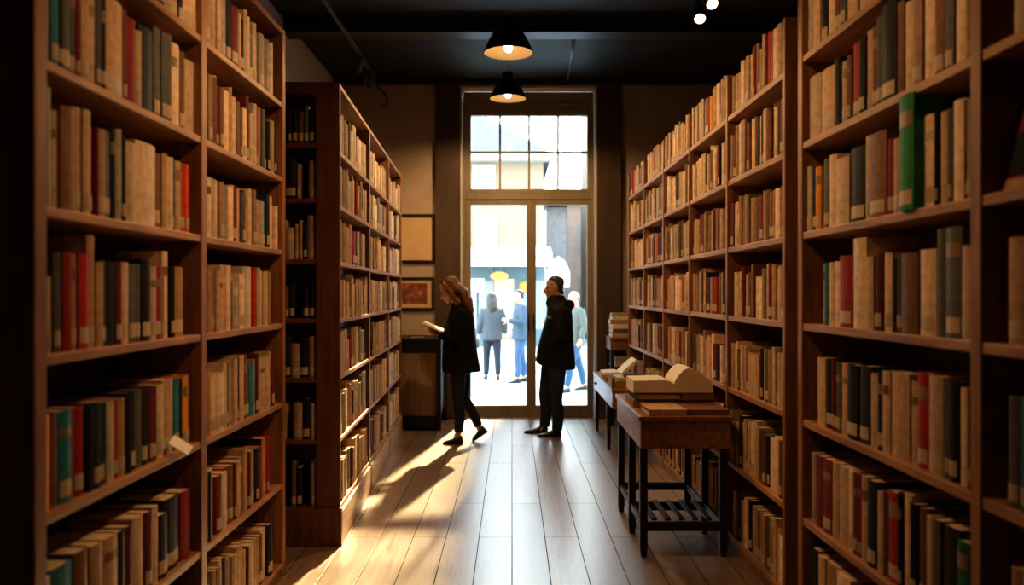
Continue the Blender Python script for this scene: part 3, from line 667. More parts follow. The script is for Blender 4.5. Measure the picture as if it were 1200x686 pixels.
# books lying on the tables
def flat_book(x0, x1, y0, y1, z, th, mcov, label, rz=0.0, spine='x-', group='books lying on the tables', pm=PAGES):
    cx, cy = (x0+x1)/2, (y0+y1)/2; W, L = (x1-x0)/2, (y1-y0)/2
    t = thing('book', label, 'book', (cx, cy, z), rz, group)
    c = min(0.006, th*0.16)
    m = MB(); m.box(-W, W, -L, L, 0, c).box(-W, W, -L, L, th-c, th)
    if spine == 'x-': m.box(-W, -W+0.006, -L, L, c, th-c)
    if spine == 'y-': m.box(-W, W, -L, -L+0.006, c, th-c)
    if spine == 'x+': m.box(W-0.006, W, -L, L, c, th-c)
    m.build('cover', mcov, t, 0.002)
    e = 0.007
    m = MB(); m.box(-W + (e if spine != 'x-' else 0.006), W - (e if spine != 'x+' else 0.006), -L + (e if spine != 'y-' else 0.006), L-e, c, th-c); m.build('page_block', pm, t)
    return z + th
def open_book(x0, gx, x1, y0, y1, z, hl, prof, mcov, label, tiltname='lifted_pages'):
    """open book with its gutter at gx: flat left half, right half following prof (x, z) above"""
    t = thing('open_book', label, 'book', (gx, (y0+y1)/2, z)); L = (y1-y0)/2
    MB().box(x0-gx-0.006, x1-gx+0.006, -L-0.006, L+0.006, 0, 0.006).build('cover', mcov, t, 0.002)
    n = 10
    pl = [(x0-gx, 0.006)] + [(x0-gx + (gx-x0)*k/n, 0.006 + hl*(1.0 - 0.35*max(0, (k/n-0.75)/0.25)**2) - 0.006*(1-k/n)) for k in range(n+1)] + [(0, 0.006)]
    m = MB(); m.prism(pl, -L, L); tag(m.build('left_pages', PAPER, t), None)
    pr = [(0, 0.006)] + [(p[0]-gx, p[1]) for p in prof] + [(x1-gx, 0.006)]
    m = MB(); m.prism(pr, -L, L); m.build('right_pages', PAPER, t)
    return t
z1 = TZ
flat_book(0.825, 1.055, 4.905, 5.22, z1, 0.036, BM['T'], 'tan flat volume at the bottom front of the near table, left one', 0.03, 'y-')
flat_book(1.06, 1.318, 4.915, 5.25, z1, 0.034, BM['B'], 'brown flat volume at the bottom front of near table, right one', -0.02, 'y-')
flat_book(0.785, 1.10, 5.24, 5.60, z1, 0.05, BM['B'], 'brown closed volume under the open book on the near table', 0.0, 'x-')
flat_book(1.105, 1.315, 5.27, 5.60, z1, 0.05, BM['C'], 'cream closed volume under the right half of the near open book', 0.0, 'y-')
flat_book(0.80, 1.09, 5.225, 5.57, z1+0.0502, 0.042, BM['K'], 'black closed volume just beneath the open book on near table', 0.02, 'x-')
flat_book(1.095, 1.305, 5.24, 5.57, z1+0.0502, 0.042, BM['T'], 'tan closed volume beneath the lifted pages of near open book', 0.0, 'y-')
prof = [(1.05, 0.075), (1.075, 0.115), (1.105, 0.15), (1.14, 0.165), (1.175, 0.158), (1.21, 0.138), (1.245, 0.112), (1.275, 0.085), (1.295, 0.068), (1.297, 0.06)]
open_book(0.785, 1.05, 1.30, 5.235, 5.56, z1+0.0925, 0.082, prof, BM['B'], 'thick open book with arched cream pages on top of near table pile')
# second table
z2 = 0.68
flat_book(0.99, 1.315, 7.74, 8.10, z2, 0.075, BM['Y'], 'thick ochre volume lying at the front of the farther low table', 0.0, 'y-')
flat_book(0.955, 0.99-0.004, 7.76, 8.08, z2, 0.10, BM['S'], 'slate book standing on its edge at left of ochre volume', 0.0, 'y-', 'books lying on the tables')
flat_book(1.0, 1.30, 7.76, 8.06, z2+0.0752, 0.03, BM['W'], 'off-white thin volume lying on the ochre volume', 0.03, 'y-', pm=WHITEPAPER)
flat_book(1.08, 1.29, 7.78, 7.98, z2+0.1056, 0.022, BM['K'], 'slim black book on top of the front pile, farther low table', -0.03, 'y-')
flat_book(0.965, 1.20, 8.35, 8.95, z2, 0.05, BM['T'], 'tan portfolio lying midway along the farther low table', 0.0, 'y-')
prof2 = [(1.135, 0.03), (1.16, 0.055), (1.20, 0.095), (1.25, 0.14), (1.29, 0.17), (1.302, 0.168), (1.308, 0.155), (1.27, 0.11), (1.22, 0.06), (1.18, 0.02)]
open_book(0.955, 1.135, 1.31, 8.42, 8.78, z2+0.0504, 0.035, prof2, BM['K'], 'open book with white page raised, on the farther low table')
# pile on the tall stand
zz = 1.06; pr_ = random.Random(5)
for k, (ck, lab) in enumerate([('W', 'bottom off-white volume of the pile on the tall stand'), ('B', 'brown volume second from bottom of the pile on tall stand'), ('W', 'off-white volume third from bottom of pile on the tall stand'),
                               ('T', 'tan volume fourth from bottom of the pile on tall stand'), ('W', 'off-white volume second from top of the pile on tall stand'), ('P', 'pale grey volume topmost of the pile on the tall stand')]):
    th = [0.055, 0.05, 0.055, 0.05, 0.045, 0.035][k]; dx = pr_.uniform(-0.012, 0.012)
    zz = flat_book(1.19+dx, 1.60+dx, 9.70, 10.02, zz, th, BM[ck], lab, pr_.uniform(-0.05, 0.05), 'y-', 'pile of volumes on the tall stand', WHITEPAPER) + 0.0004
zz = 0.72
for ck, lab in (('W', 'lower off-white volume on the lower shelf of the tall stand'), ('P', 'upper pale grey volume on the lower shelf of the tall stand')):
    zz = flat_book(1.24, 1.58, 9.72, 10.02, zz, 0.055, BM[ck], lab, 0.0, 'y-', 'volumes on the lower shelf', WHITEPAPER) + 0.0004
# ---------------------------------------------------------------- people (local frame: facing -x, y = depth, z up, metres)
SKIN = plain('skin', (0.52, 0.29, 0.19), 0.5, var=0.06, scale=20, bump=0.02)
SKIN2 = plain('skin_tanned', (0.42, 0.23, 0.15), 0.5, var=0.06, scale=20, bump=0.02)
JACKET_K = plain('black_wool', (0.010, 0.0095, 0.0095), 0.9, var=0.3, scale=40, bump=0.25, spec=0.15)
JACKET_K2 = plain('black_shell_fabric', (0.012, 0.0115, 0.011), 0.8, var=0.3, scale=24, bump=0.3, spec=0.2)
DENIM = plain('dark_denim', (0.014, 0.027, 0.052), 0.8, var=0.3, scale=50, bump=0.2)
DENIM_B = plain('blue_denim', (0.03, 0.075, 0.15), 0.8, var=0.25, scale=50, bump=0.2)
TROUSER = plain('black_navy_cotton', (0.012, 0.015, 0.024), 0.8, var=0.3, scale=50, bump=0.2)
SHOE = plain('dark_leather', (0.016, 0.012, 0.009), 0.4, var=0.3, scale=20)
SHOE_O = plain('olive_suede', (0.022, 0.022, 0.013), 0.7, var=0.3, scale=20)
HAIR_A = plain('auburn_hair', (0.14, 0.058, 0.02), 0.36, var=0.45, scale=60, bump=0.4)
HAIR_D = plain('dark_brown_hair', (0.020, 0.013, 0.009), 0.5, var=0.4, scale=60, bump=0.4)
HAIR_B = plain('blond_hair', (0.32, 0.22, 0.12), 0.5, var=0.3, scale=60, bump=0.4)
COAT_G = plain('grey_coat_wool', (0.055, 0.068, 0.08), 0.85, var=0.2, scale=40)
COAT_B = plain('blue_jacket_cloth', (0.035, 0.062, 0.095), 0.8, var=0.2, scale=40)
COAT_S = plain('sage_jacket_cloth', (0.085, 0.105, 0.095), 0.8, var=0.2, scale=40)
EYE = plain('dark_eye', (0.02, 0.013, 0.01), 0.2, var=0.0, bump=0)
SOLE = plain('shoe_sole', (0.02, 0.018, 0.016), 0.7, var=0.1)

def ell(cx, cy, z, xf, xb, hw, n=20, M=None, sq=1.0):
    """horizontal ring: front at x=xf (negative = forward), back at xb, half width hw"""
    out = []
    for j in range(n):
        a = 2*PI*j/n; c, s_ = math.cos(a), math.sin(a)
        c = math.copysign(abs(c)**sq, c); s_ = math.copysign(abs(s_)**sq, s_)
        x = cx + (xf+xb)/2 + (xb-xf)/2*c; y = cy + hw*s_
        p = Vector((x, y, z)); out.append(M @ p if M else p)
    return out
HEAD = [(0.0, -.070, -.030, .022), (.012, -.080, -.018, .036), (.03, -.084, .000, .048), (.055, -.085, .035, .058), (.085, -.085, .068, .066), (.115, -.083, .088, .071),
        (.15, -.086, .098, .075), (.18, -.080, .097, .073), (.205, -.062, .084, .061), (.222, -.036, .058, .040), (.23, -.010, .030, .018)]
def head_parts(mb, M, k=1.0):
    mb.rings([ell(0, 0, z*k, f*k, b*k, w*k, 24, M) for z, f, b, w in HEAD])
    T = lambda x, y, z: M @ Vector((x*k, y*k, z*k))
    mb.tube([T(-.082, 0, .125), T(-.094, 0, .105), T(-.107, 0, .083), T(-.112, 0, .074), T(-.09, 0, .066)], [.008*k, .010*k, .014*k, .015*k, .010*k], 10)
    for s in (-1, 1):
        mb.tube([T(-.090, s*.014, .072), T(-.082, s*.018, .07)], [.008*k, .009*k], 8)
        mb.tube([T(-.080, s*.012, .136), T(-.078, s*.036, .138), T(-.066, s*.055, .132)], [.008*k, .009*k, .007*k], 8)     # brow
        mb.tube([T(.004, s*.068, .085), T(.012, s*.078, .105), T(.016, s*.079, .122), T(.004, s*.072, .130)], [.008*k, .012*k, .012*k, .007*k], 8)   # ear
        mb.tube([T(-.060, s*.040, .085), T(-.035, s*.055, .088)], [.018*k, .018*k], 8)   # cheek
    mb.tube([T(-.082, -.020, .047), T(-.091, 0, .049), T(-.082, .020, .047)], [.005*k, .008*k, .005*k], 8)
    mb.tube([T(-.080, -.018, .038), T(-.088, 0, .037), T(-.080, .018, .038)], [.005*k, .008*k, .005*k], 8)
    mb.ball(tuple(T(-.073, 0, .013)), .018*k)
def hand(mb, wrist, elbow, curl=0.5, palm_n=(0, 0, 1), thumb=1, k=1.0, spread=1.0):
    """five separate fingers from a palm; palm_n = direction the palm faces"""
    w = Vector(wrist); d = (w - Vector(elbow)).normalized(); n = Vector(palm_n); n = (n - d*n.dot(d)).normalized(); s = d.cross(n)*thumb
    mb.tube([w - d*0.02, w + d*0.02, w + d*0.055*k, w + d*0.085*k], [(0.028*k, 0.02*k), (0.034*k, 0.016*k), (0.041*k, 0.015*k), (0.038*k, 0.012*k)], 12, ref=tuple(n))
    for i, (off, ln) in enumerate([(0.030, .070), (0.010, .080), (-0.011, .074), (-0.031, .056)]):
        b = w + d*0.078*k + s*off*k; pts = [b]; ang = 0; p = b
        for j, f in enumerate((0.45, 0.30, 0.25)):
            ang += curl*(0.55, 0.75, 0.5)[j]
            dd = d*math.cos(ang) + n*math.sin(ang) + s*off*spread*1.2
            p = p + dd.normalized()*ln*f*k*1.05; pts.append(p)
        mb.tube(pts, [.0095*k, .009*k, .0085*k, .0070*k], 8)
    b = w + d*0.02*k + s*0.030*k
    mb.tube([b, b + (d*0.5 + s*0.7 + n*0.3)*0.04*k, b + (d*0.62 + s*0.62 + n*0.55)*0.075*k, b + (d*0.75 + s*0.5 + n*0.7)*0.10*k], [.014*k, .0125*k, .011*k, .008*k], 8)
def shoe(parent, heel, toe, w, m, up=0.10, name='shoe'):
    """shoe from heel to toe points on the sole line"""
    h = Vector(heel); t_ = Vector(toe); d = (t_ - h); L = d.length; d.normalize()
    side = Vector((0, 0, 1)).cross(d); side.normalize(); nrm = d.cross(side)
    if nrm.z < 0: nrm = -nrm
    mb = MB(); R = []
    for f, hw, top in ((0.0, .020, .05), (.04, .030, up*0.9), (.15, .034, up), (.32, .034, up*0.92), (.48, .037, .062), (.66, .043, .050), (.82, .043, .040), (.94, .032, .030), (1.0, .014, .018)):
        c = h + d*L*f; ring = []
        for j in range(14):
            a = 2*PI*j/14
            y = math.cos(a)*hw*w; z = math.sin(a)
            zz = top*(0.5 + 0.5*z) if z > -0.3 else top*0.35*max(0, (z+1)/0.7)
            ring.append(c + side*y*(1 if z > -0.4 else 0.92) + nrm*zz)
        R.append(ring)
    mb.rings(R)
    o = mb.build(name, m, parent, fix=True)
    sb = MB(); R = []
    for f, hw in ((-0.01, .020), (.05, .032), (.2, .034), (.45, .035), (.7, .045), (.88, .040), (1.01, .013)):
        c = h + d*L*f
        R.append([c + side*hw*w, c + side*hw*w + nrm*.014, c - side*hw*w + nrm*.014, c - side*hw*w])
    sb.rings(R, True, 0, False); sb.build('sole', SOLE, o, fix=True)
    return o

def make_person(root, J, jacket, mats, voxel=0.008, k=1.0, hands=(), trouser_r=(.092, .062, .048), sleeve_r=(.066, .056, .044), hair='short', collar=None, hood=False):
    """J joints; jacket = rings (z, x_front, x_back, half_width[, y])"""
    skin, jm, tm, sm, hm = mats
    # continuous body: head, neck, trunk core, arms with hands, legs
    mb = MB()
    HM = Matrix.Translation(J['chin']) @ Matrix.Rotation(J.get('turn', 0), 4, 'Z') @ Matrix.Rotation(J.get('tilt', 0), 4, 'Y')
    hk = J.get('hk', 1.0)*k
    head_parts(mb, HM, hk)
    mb.tube([HM @ Vector((0.02*k, 0, 0.075*k)), J['neck'], J['chest']], [.058*k, .056*k, .09*k], 14)
    mb.tube([J['chest'], J['belly'], J['pelvis']], [.105*k, .10*k, .10*k], 14)
    for S in 'LR':
        mb.tube([J['chest'], J['sh'+S], J['el'+S], J['wr'+S]], [.055*k, .045*k, .038*k, .027*k], 10)
        mb.tube([J['pelvis'], J['hip'+S], J['kn'+S], J['an'+S]], [.08*k, .075*k, .045*k, .034*k], 10)
        mb.tube([J['an'+S], J['ft'+S]], [.034*k, .030*k], 8)
    for S, curl, pn, th in hands: hand(mb, J['wr'+S], J['el'+S], curl, pn, th, k)
    body = mb.remeshed('body', skin, root, voxel, 1)
    if voxel < 0.009:
        for s in (-1, 1):
            e = MB(); e.ball(tuple(HM @ Vector((-.079*hk, s*.031*hk, .113*hk))), (.007*hk, .010*hk, .006*hk)); e.build('eye', EYE, body)
    # trousers
    mb = MB()
    pz = J['pelvis']
    mb.rings([ell(pz[0], pz[1], pz[2]+dz, -.105*k*f, .115*k*f, .155*k*f, 18) for dz, f in ((.10, .9), (.04, 1.0), (-.03, 1.03), (-.09, .95), (-.12, .7))])
    for S in 'LR':
        h_, kn, an = Vector(J['hip'+S]), Vector(J['kn'+S]), Vector(J['an'+S])
        mid = (kn + an)/2 + Vector((0.018*k, 0, 0))
        hem = kn + (an - kn)*J.get('hem', 0.95)
        mb.tube([h_ + Vector((0, 0, .02)), (h_*0.55 + kn*0.45), kn, mid, hem], [trouser_r[0]*k, trouser_r[0]*0.88*k, trouser_r[1]*k, trouser_r[1]*0.92*k, trouser_r[2]*k], 14)
    mb.remeshed('trousers', tm, root, max(voxel, .009), 2)
    # jacket with sleeves
    mb = MB()
    mb.rings([ell(0, (r[4] if len(r) > 4 else 0), r[0], r[1], r[2], r[3], 24, None, 0.85) for r in jacket])
    for S in 'LR':
        sh, el, wr = Vector(J['sh'+S]), Vector(J['el'+S]), Vector(J['wr'+S])
        wrc = el + (wr - el)*0.93
        inn = sh + (Vector(J['chest']) - sh)*0.5
        mb.tube([inn, sh, sh*0.5 + el*0.5, el, el*0.5 + wrc*0.5, wrc], [sleeve_r[0]*1.0*k, sleeve_r[0]*1.05*k, sleeve_r[0]*0.96*k, sleeve_r[1]*k, sleeve_r[1]*0.92*k, sleeve_r[2]*k], 14)
    if collar:
        mb.rings([ell(0, 0, z, f, b, w, 20) for z, f, b, w in collar])
    if hood:
        c = Vector(J['neck']); mb.tube([c + Vector((.04, -.10, .0))*k, c + Vector((.105, -.06, -.015))*k, c + Vector((.13, 0, -.02))*k, c + Vector((.105, .06, -.015))*k, c + Vector((.04, .10, .0))*k], [.04*k, .055*k, .062*k, .055*k, .04*k], 12)
    jk = mb.remeshed('jacket', jm, root, max(voxel, .009), 2)
    # shoes
    for S in 'LR': shoe(root, J['he'+S], J['to'+S], k, sm)
    # hair
    mb = MB(); kb = k; k = hk
    T = lambda x, y, z: HM @ Vector((x*k, y*k, z*k))
    cap = [(.080, .03, .090, .066), (.11, .018, .102, .075), (.14, .002, .110, .080), (.165, -.022, .113, .080), (.190, -.046, .112, .078), (.210, -.064, .102, .069), (.226, -.050, .078, .055), (.241, -.022, .045, .026)]
    if hair == 'short':
        mb.rings([ell(0, 0, z*k, f*k, b*k, w*k, 22, HM) for z, f, b, w in cap])
        mb.tube([T(.045, -.052, .075), T(.078, 0, .060), T(.045, .052, .075)], [.022*k, .030*k, .022*k], 8)
    else:
        mb.rings([ell(0, 0, z*k, f*k, b*k*1.04, w*k*1.03, 22, HM) for z, f, b, w in cap])
        ctr = [T(.035, 0, .17), T(.060, 0, .11)] + [Vector(p) for p in J['hairfall']]
        rr = [(.065*k, .08*k), (.064*k, .088*k)] + J['hairfall_r']
        mb.tube(ctr, [(a, b) for a, b in rr], 16)
        for s in (-1, 1): mb.tube([T(-.028, s*.062, .20), T(-.012, s*.080, .14), T(.005, s*.082, .07), Vector(J['strand']) + Vector((0, s*.078, .02)), Vector(J['strand']) + Vector((0.01, s*.085, -.05))], [.020*k, .024*k, .028*k, .028*k, .016*k], 10)
    k = kb
    mb.remeshed('hair', hm, root, .007 if voxel < .009 else .011, 1, 0.007)
    return HM, jk

def V(ox_, oz_, sc_):
    return lambda px, py, y=0.0: Vector(((px-ox_)/sc_, y, (oz_-py)/sc_))
# --- woman with an open book, walking left
Wp = thing('person', 'woman with long auburn hair in black jacket, walking left with open book', 'person', (-0.498, 8.62, 0.0))
w_ = V(545, 521.5, 110.2)
J = dict(chin=w_(533.0, 354.0), hk=1.10, tilt=math.radians(-27), neck=w_(537.5, 359), chest=w_(538.5, 381), belly=w_(538.5, 408), pelvis=w_(540, 428),
         shL=w_(541, 370.5, -.165), elL=w_(536.5, 399, -.215), wrL=w_(515.5, 394.5, -.075), shR=w_(536, 370.5, .165), elR=w_(531, 398, .20), wrR=w_(514.5, 394.0, .085),
         hipL=w_(537, 434, -.08), knL=w_(537.5, 469, -.075), anL=w_(537.5, 510, -.075), ftL=w_(534, 517, -.075), heL=w_(542.8, 521.5, -.075), toL=w_(519.8, 521.5, -.075),
         hipR=w_(541, 434, .08), knR=w_(543, 470, .075), anR=w_(561.5, 505.5, .075), ftR=w_(563, 512, .075), heR=w_(571.0, 510.0, .075), toR=w_(553.6, 521.5, .075), hem=0.93,
         hairfall=[w_(543, 346), w_(547.5, 357), w_(550.5, 367), w_(552, 374)], hairfall_r=[(.062, .10), (.060, .105), (.045, .095), (.018, .06)], strand=w_(536, 360))
jk_rings = []
for py, xf, xb, hw in ((357, 530, 546, .075), (361, 528.5, 550.5, .115), (366, 527, 553.5, .165), (373, 525, 555.5, .188), (385, 521.5, 556.5, .188), (398, 519.5, 557.6, .182), (410, 518.5, 558.8, .182), (422, 518, 560.6, .188), (432, 517.8, 562.6, .195), (437.5, 518.2, 563.2, .196)):
    a, b = w_(xf, py), w_(xb, py); jk_rings.append((a.z, a.x, b.x, hw))
make_person(Wp, J, jk_rings, (SKIN, JACKET_K, TROUSER, SHOE_O, HAIR_A), voxel=0.006, k=0.98, hands=(('L', 0.55, (-0.25, 0.25, 1), -1), ('R', 0.55, (-0.25, -0.25, 1), 1)), trouser_r=(.094, .062, .046), hair='long')
# the book she holds: cover, two fans of pages
t = thing('open_book', "open red-covered book held in the walking woman's hands", 'book', (-0.498 + w_(506, 388).x, 8.62, w_(506, 388).z), 0)
t.rotation_euler = (0, math.radians(24), 0)
for s in (-1, 1):
    a = s*0.32
    def pl(x0, x1, w0, z0, z1, y1=0.145):
        vs = []
        for x in (x0, x1):
            for (y, z) in ((w0, z0), (y1, z0 + 0.0), (y1, z1), (w0, z1)):
                vs.append((x, s*(y*math.cos(.10) - z*math.sin(.10)), y*math.sin(.10) + z*math.cos(.10)))
        m = MB(); m.add(vs, [(0,1,2,3), (7,6,5,4), (0,4,5,1), (1,5,6,2), (2,6,7,3), (3,7,4,0)]); return m
    pl(-0.105, 0.105, 0.0, 0.0, 0.004, 0.15).build('cover', BM['R'], t, fix=True)
    pl(-0.11, 0.11, 0.004, 0.004, 0.026, 0.153).build('page_block', WHITEPAPER, t, fix=True)

# --- man standing by the door, facing left, hand in pocket
Mp = thing('person', 'man in black hooded jacket and dark jeans standing by the door', 'person', (0.431, 9.10, 0.0))
q_ = V(645, 508.5, 104.4)
J = dict(chin=q_(650.0, 348.0), hk=1.03, tilt=math.radians(-3), neck=q_(654, 354), chest=q_(654, 374), belly=q_(652, 400), pelvis=q_(650, 420),
         shL=q_(656.5, 364, -.185), elL=q_(655, 393, -.235), wrL=q_(643, 410, -.12), shR=q_(652, 364, .185), elR=q_(648, 394, .235), wrR=q_(640, 411, .11),
         hipL=q_(653, 428, -.09), knL=q_(651, 466, -.10), anL=q_(652.2, 501, -.10), ftL=q_(648, 505, -.10), heL=q_(657, 508.5, -.10), toL=q_(630, 508.5, -.115),
         hipR=q_(645, 428, .09), knR=q_(639, 464, .105), anR=q_(638.5, 500, .11), ftR=q_(633, 505, .11), heR=q_(642.5, 508.5, .11), toR=q_(614.5, 508.5, .13), hem=1.0)
rings = []
for py, xf, xb, hw in ((352, 642, 662, .085), (356, 641, 667, .13), (362, 641, 670, .19), (370, 640, 671, .215), (382, 636.5, 671.3, .215), (396, 632.5, 672, .210), (410, 629, 673, .205), (421, 627.8, 674, .205), (425, 630, 674.3, .205), (431, 645, 674.5, .19)):
    a, b = q_(xf, py), q_(xb, py); rings.append((a.z, a.x, b.x, hw))
cl = []
for py, xf, xb, hw in ((357, 640, 666, .11), (353, 639.2, 665, .10), (348, 641, 662.5, .088), (344.5, 645, 661, .078)):
    a, b = q_(xf, py), q_(xb, py); cl.append((a.z, a.x, b.x, hw))
HMm, jkm = make_person(Mp, J, rings, (SKIN2, JACKET_K2, DENIM, SHOE, HAIR_D), voxel=0.006, k=1.0, hands=(), trouser_r=(.100, .072, .060), sleeve_r=(.074, .066, .054), collar=cl, hood=True)
m = MB(); c = q_(643.2, 370.5, -.150); m.prism([(c.x-.024, c.z-.016), (c.x+.020, c.z-.014), (c.x+.024, c.z+.010), (c.x, c.z+.018), (c.x-.022, c.z+.008)], -0.2, -0.125)
m.build('chest_patch', plain('grey_patch', (0.16, 0.15, 0.14), 0.7), jkm)

# --- people in the street
def street_person(x, y, rz, lab, mats, hair, stride, gesture=False, k=1.0):
    r = thing('person', lab, 'person', (x, y, -0.02), rz)
    v = lambda a, b, c: Vector((a*k, b*k, c*k))
    J = dict(chin=v(-.02, 0, 1.50), tilt=-0.08, neck=v(.02, 0, 1.48), chest=v(.02, 0, 1.28), belly=v(.01, 0, 1.08), pelvis=v(.02, 0, .90),
             shL=v(.02, -.175, 1.40), elL=v(.04, -.25, 1.12), wrL=v(-.06, -.27, .92), shR=v(.02, .175, 1.40), elR=v(.04, .25, 1.12), wrR=v(-.06, .27, .92),
             hipL=v(.01, -.09, .86), knL=v(-.02-stride*.35, -.10, .48), anL=v(-stride*.55, -.11, .09), ftL=v(-.05-stride*.55, -.11, .05), heL=v(.06-stride*.55, -.11, 0), toL=v(-.19-stride*.55, -.12, 0),
             hipR=v(.01, .09, .86), knR=v(.02+stride*.30, .10, .48), anR=v(.03+stride*.55, .11, .09), ftR=v(-.03+stride*.55, .11, .05), heR=v(.09+stride*.55, .11, 0), toR=v(-.16+stride*.55, .12, 0),
             hairfall=[v(.08, 0, 1.52), v(.10, 0, 1.44), v(.11, 0, 1.36), v(.11, 0, 1.31)], hairfall_r=[(.06*k, .095*k), (.06*k, .10*k), (.05*k, .09*k), (.02*k, .06*k)], strand=v(.0, 0, 1.48))
    hd = [('L', .5, (0, 1, 0), 1), ('R', .5, (0, -1, 0), -1)]
    if gesture:
        J['elL'] = v(-.02, -.24, 1.13); J['wrL'] = v(-.27, -.16, 1.17)
        hd[0] = ('L', .9, (0, 1, 0), 1)
    rings = [(1.47*k, -.06*k, .10*k, .08*k), (1.44*k, -.08*k, .13*k, .15*k), (1.38*k, -.11*k, .15*k, .20*k), (1.25*k, -.13*k, .155*k, .205*k), (1.08*k, -.13*k, .145*k, .195*k), (.92*k, -.135*k, .15*k, .205*k), (.80*k, -.14*k, .16*k, .215*k)]
    make_person(r, J, rings, mats, voxel=0.012, k=k, hands=hd, trouser_r=(.098, .07, .055), sleeve_r=(.072, .062, .05), hair=hair)
street_person(-0.37, 15.0, -PI/2 + 0.15, 'person in grey coat seen from behind through the left door pane', (SKIN, COAT_G, TROUSER, SHOE, HAIR_D), 'long', 0.12, k=0.93)
street_person(0.14, 14.6, 0.25, 'person in blue jacket and jeans facing left outside the left pane', (SKIN, COAT_B, DENIM_B, SHOE, HAIR_D), 'short', 0.14, True, 0.96)
street_person(1.03, 13.3, 0.5, 'fair-haired person in sage jacket outside, behind the standing man', (SKIN, COAT_S, DENIM_B, SHOE, HAIR_B), 'short', 0.42, k=0.94)

# ---------------------------------------------------------------- the street
PAVE = plain('pale_pavement', (0.42, 0.47, 0.50), 0.8, var=0.10, scale=3)
BEIGE = plain('beige_render', (0.20, 0.16, 0.11), 0.9, var=0.05, scale=1)
BRICKP = plain('pink_brick_render', (0.55, 0.40, 0.34), 0.9, var=0.12, scale=3)
SLATE = plain('grey_roof_slate', (0.12, 0.13, 0.15), 0.8, var=0.15, scale=4)
WHITEW = plain('white_window_paint', (0.36, 0.36, 0.35), 0.6, var=0.03)
TEAL = plain('teal_shopfront_paint', (0.06, 0.11, 0.125), 0.5, var=0.15)
DGLASS = plain('grey_window_glass', (0.20, 0.24, 0.26), 0.1, var=0.1, bump=0)
AWN = plain('white_awning_canvas', (0.50, 0.50, 0.49), 0.8, var=0.03)
ORANGE = plain('orange_glowing_sign', (0.25, 0.10, 0.02), 0.5, var=0.0, bump=0, emit=(1.0, 0.42, 0.06), es=1.1)
WARMG = plain('warm_lit_window', (0.3, 0.2, 0.1), 0.5, var=0.0, bump=0, emit=(1.0, 0.72, 0.38), es=0.9)
SIGNW = plain('white_lit_sign', (0.3, 0.33, 0.33), 0.5, var=0.0, bump=0, emit=(0.85, 1.0, 1.0), es=1.2)
o = MB().box(-14, 20, 10.62, 60, -0.12, -0.02).build('pavement', PAVE); o['kind'] = 'structure'
def part(name, m, parent, x0, x1, y0, y1, z0, z1, bev=0.0): return MB().box(x0, x1, y0, y1, z0, z1).build(name, m, parent, bev)
bA = thing('building', 'beige house across the street with grey roof and white awning shop', 'building', (-3, 24.5, 0))
part('wall', BEIGE, bA, -9, 3.95, 0, 8, 0, 5.7)
m = MB(); m.prism([(-9.3, 5.7), (4.2, 5.7), (1.4, 7.3), (-9.3, 7.3)], -0.5, 8.4); m.build('roof', SLATE, bA)
part('eaves', WHITEW, bA, -9.3, 4.2, -0.5, 0.02, 5.55, 5.71)
for (wx, wz) in ((2.23, 3.42), (-0.4, 3.42), (-3, 3.42), (2.15, 4.85), (-0.4, 4.85)):
    f = part('window', WHITEW, bA, wx-0.34, wx+0.34, -0.08, 0.0, wz-0.55 + (0.1 if wz > 4 else 0), wz+0.6)
    for s in (-1, 1): part('pane', DGLASS, f, wx+s*0.15-0.11, wx+s*0.15+0.11, -0.09, -0.078, wz-0.42 + (0.1 if wz > 4 else 0), wz+0.48)
sf = part('shopfront', TEAL, bA, 0.6, 4.0, -0.12, 0.0, 0.0, 2.45)
for x in (0.8, 1.75, 3.25): part('pane', DGLASS, sf, x, x+0.7, -0.14, -0.12, 0.5, 1.95)
part('lit_doorway', WARMG, sf, 2.48, 3.05, -0.14, -0.12, 0.0, 2.0)
m = MB(); m.prism([(-0.0, 2.98), (-1.1, 2.72), (-1.1, 2.36), (-1.07, 2.36), (-1.07, 2.70), (-0.0, 2.94)], 0.4, 4.15, axis='x'); m.build('awning', AWN, bA)
sg_ = thing('shop_sign', 'glowing orange oval lamp sign hanging under the white awning', 'sign', (-0.37, 23.7, 2.08))
m = MB(); m.rings([[(0.26*math.cos(2*PI*j/20), y, 0.125*math.sin(2*PI*j/20)) for j in range(20)] for y in (-0.03, 0.03)], True, 0, False); m.build('sign_face', ORANGE, sg_)
m = MB(); m.tube([(-0.15, 0, 0.1), (-0.15, 0, 0.5)], 0.012, 6).tube([(0.15, 0, 0.1), (0.15, 0, 0.5)], 0.012, 6); m.build('hanger', BLACKMETAL, sg_)
sg_ = thing('wall_lantern', 'yellow glowing lantern beside the lit shop doorway', 'lamp', (0.34, 24.3, 1.75))
m = MB(); m.lathe([(0.07, -0.14), (0.12, 0.08), (0.12, 0.1), (0.02, 0.18)], n=12, cap=True); m.build('lantern_glass', ORANGE, sg_)
m = MB(); m.tube([(0, 0, 0.17), (0, 0, 0.26), (0, 0.09, 0.26)], 0.012, 6); m.build('bracket', BLACKMETAL, sg_)
sg_ = thing('sign_board', 'pale lit rectangular sign board at left of shopfront', 'sign', (-1.0, 23.6, 1.8))
part('sign_face', SIGNW, sg_, -0.19, 0.19, -0.04, 0.04, -0.18, 0.2)
m = MB(); m.tube([(0, 0, -0.18), (0, 0, -1.82)], 0.025, 8); m.build('post', BLACKMETAL, sg_)
bB = thing('building', 'pinkish brick building farther down the street, right pane', 'building', (1.35, 31, 0))
part('wall', BRICKP, bB, 0.75, 6, 0, 8, 0, 5.0); part('side_bay', plain('blue_grey_render', (0.55, 0.55, 0.57), 0.9), bB, 0.0, 0.75, 0.3, 8, 0, 4.9)
part('roof', SLATE, bB, -0.1, 6.1, -0.2, 8.2, 5.0, 5.2)
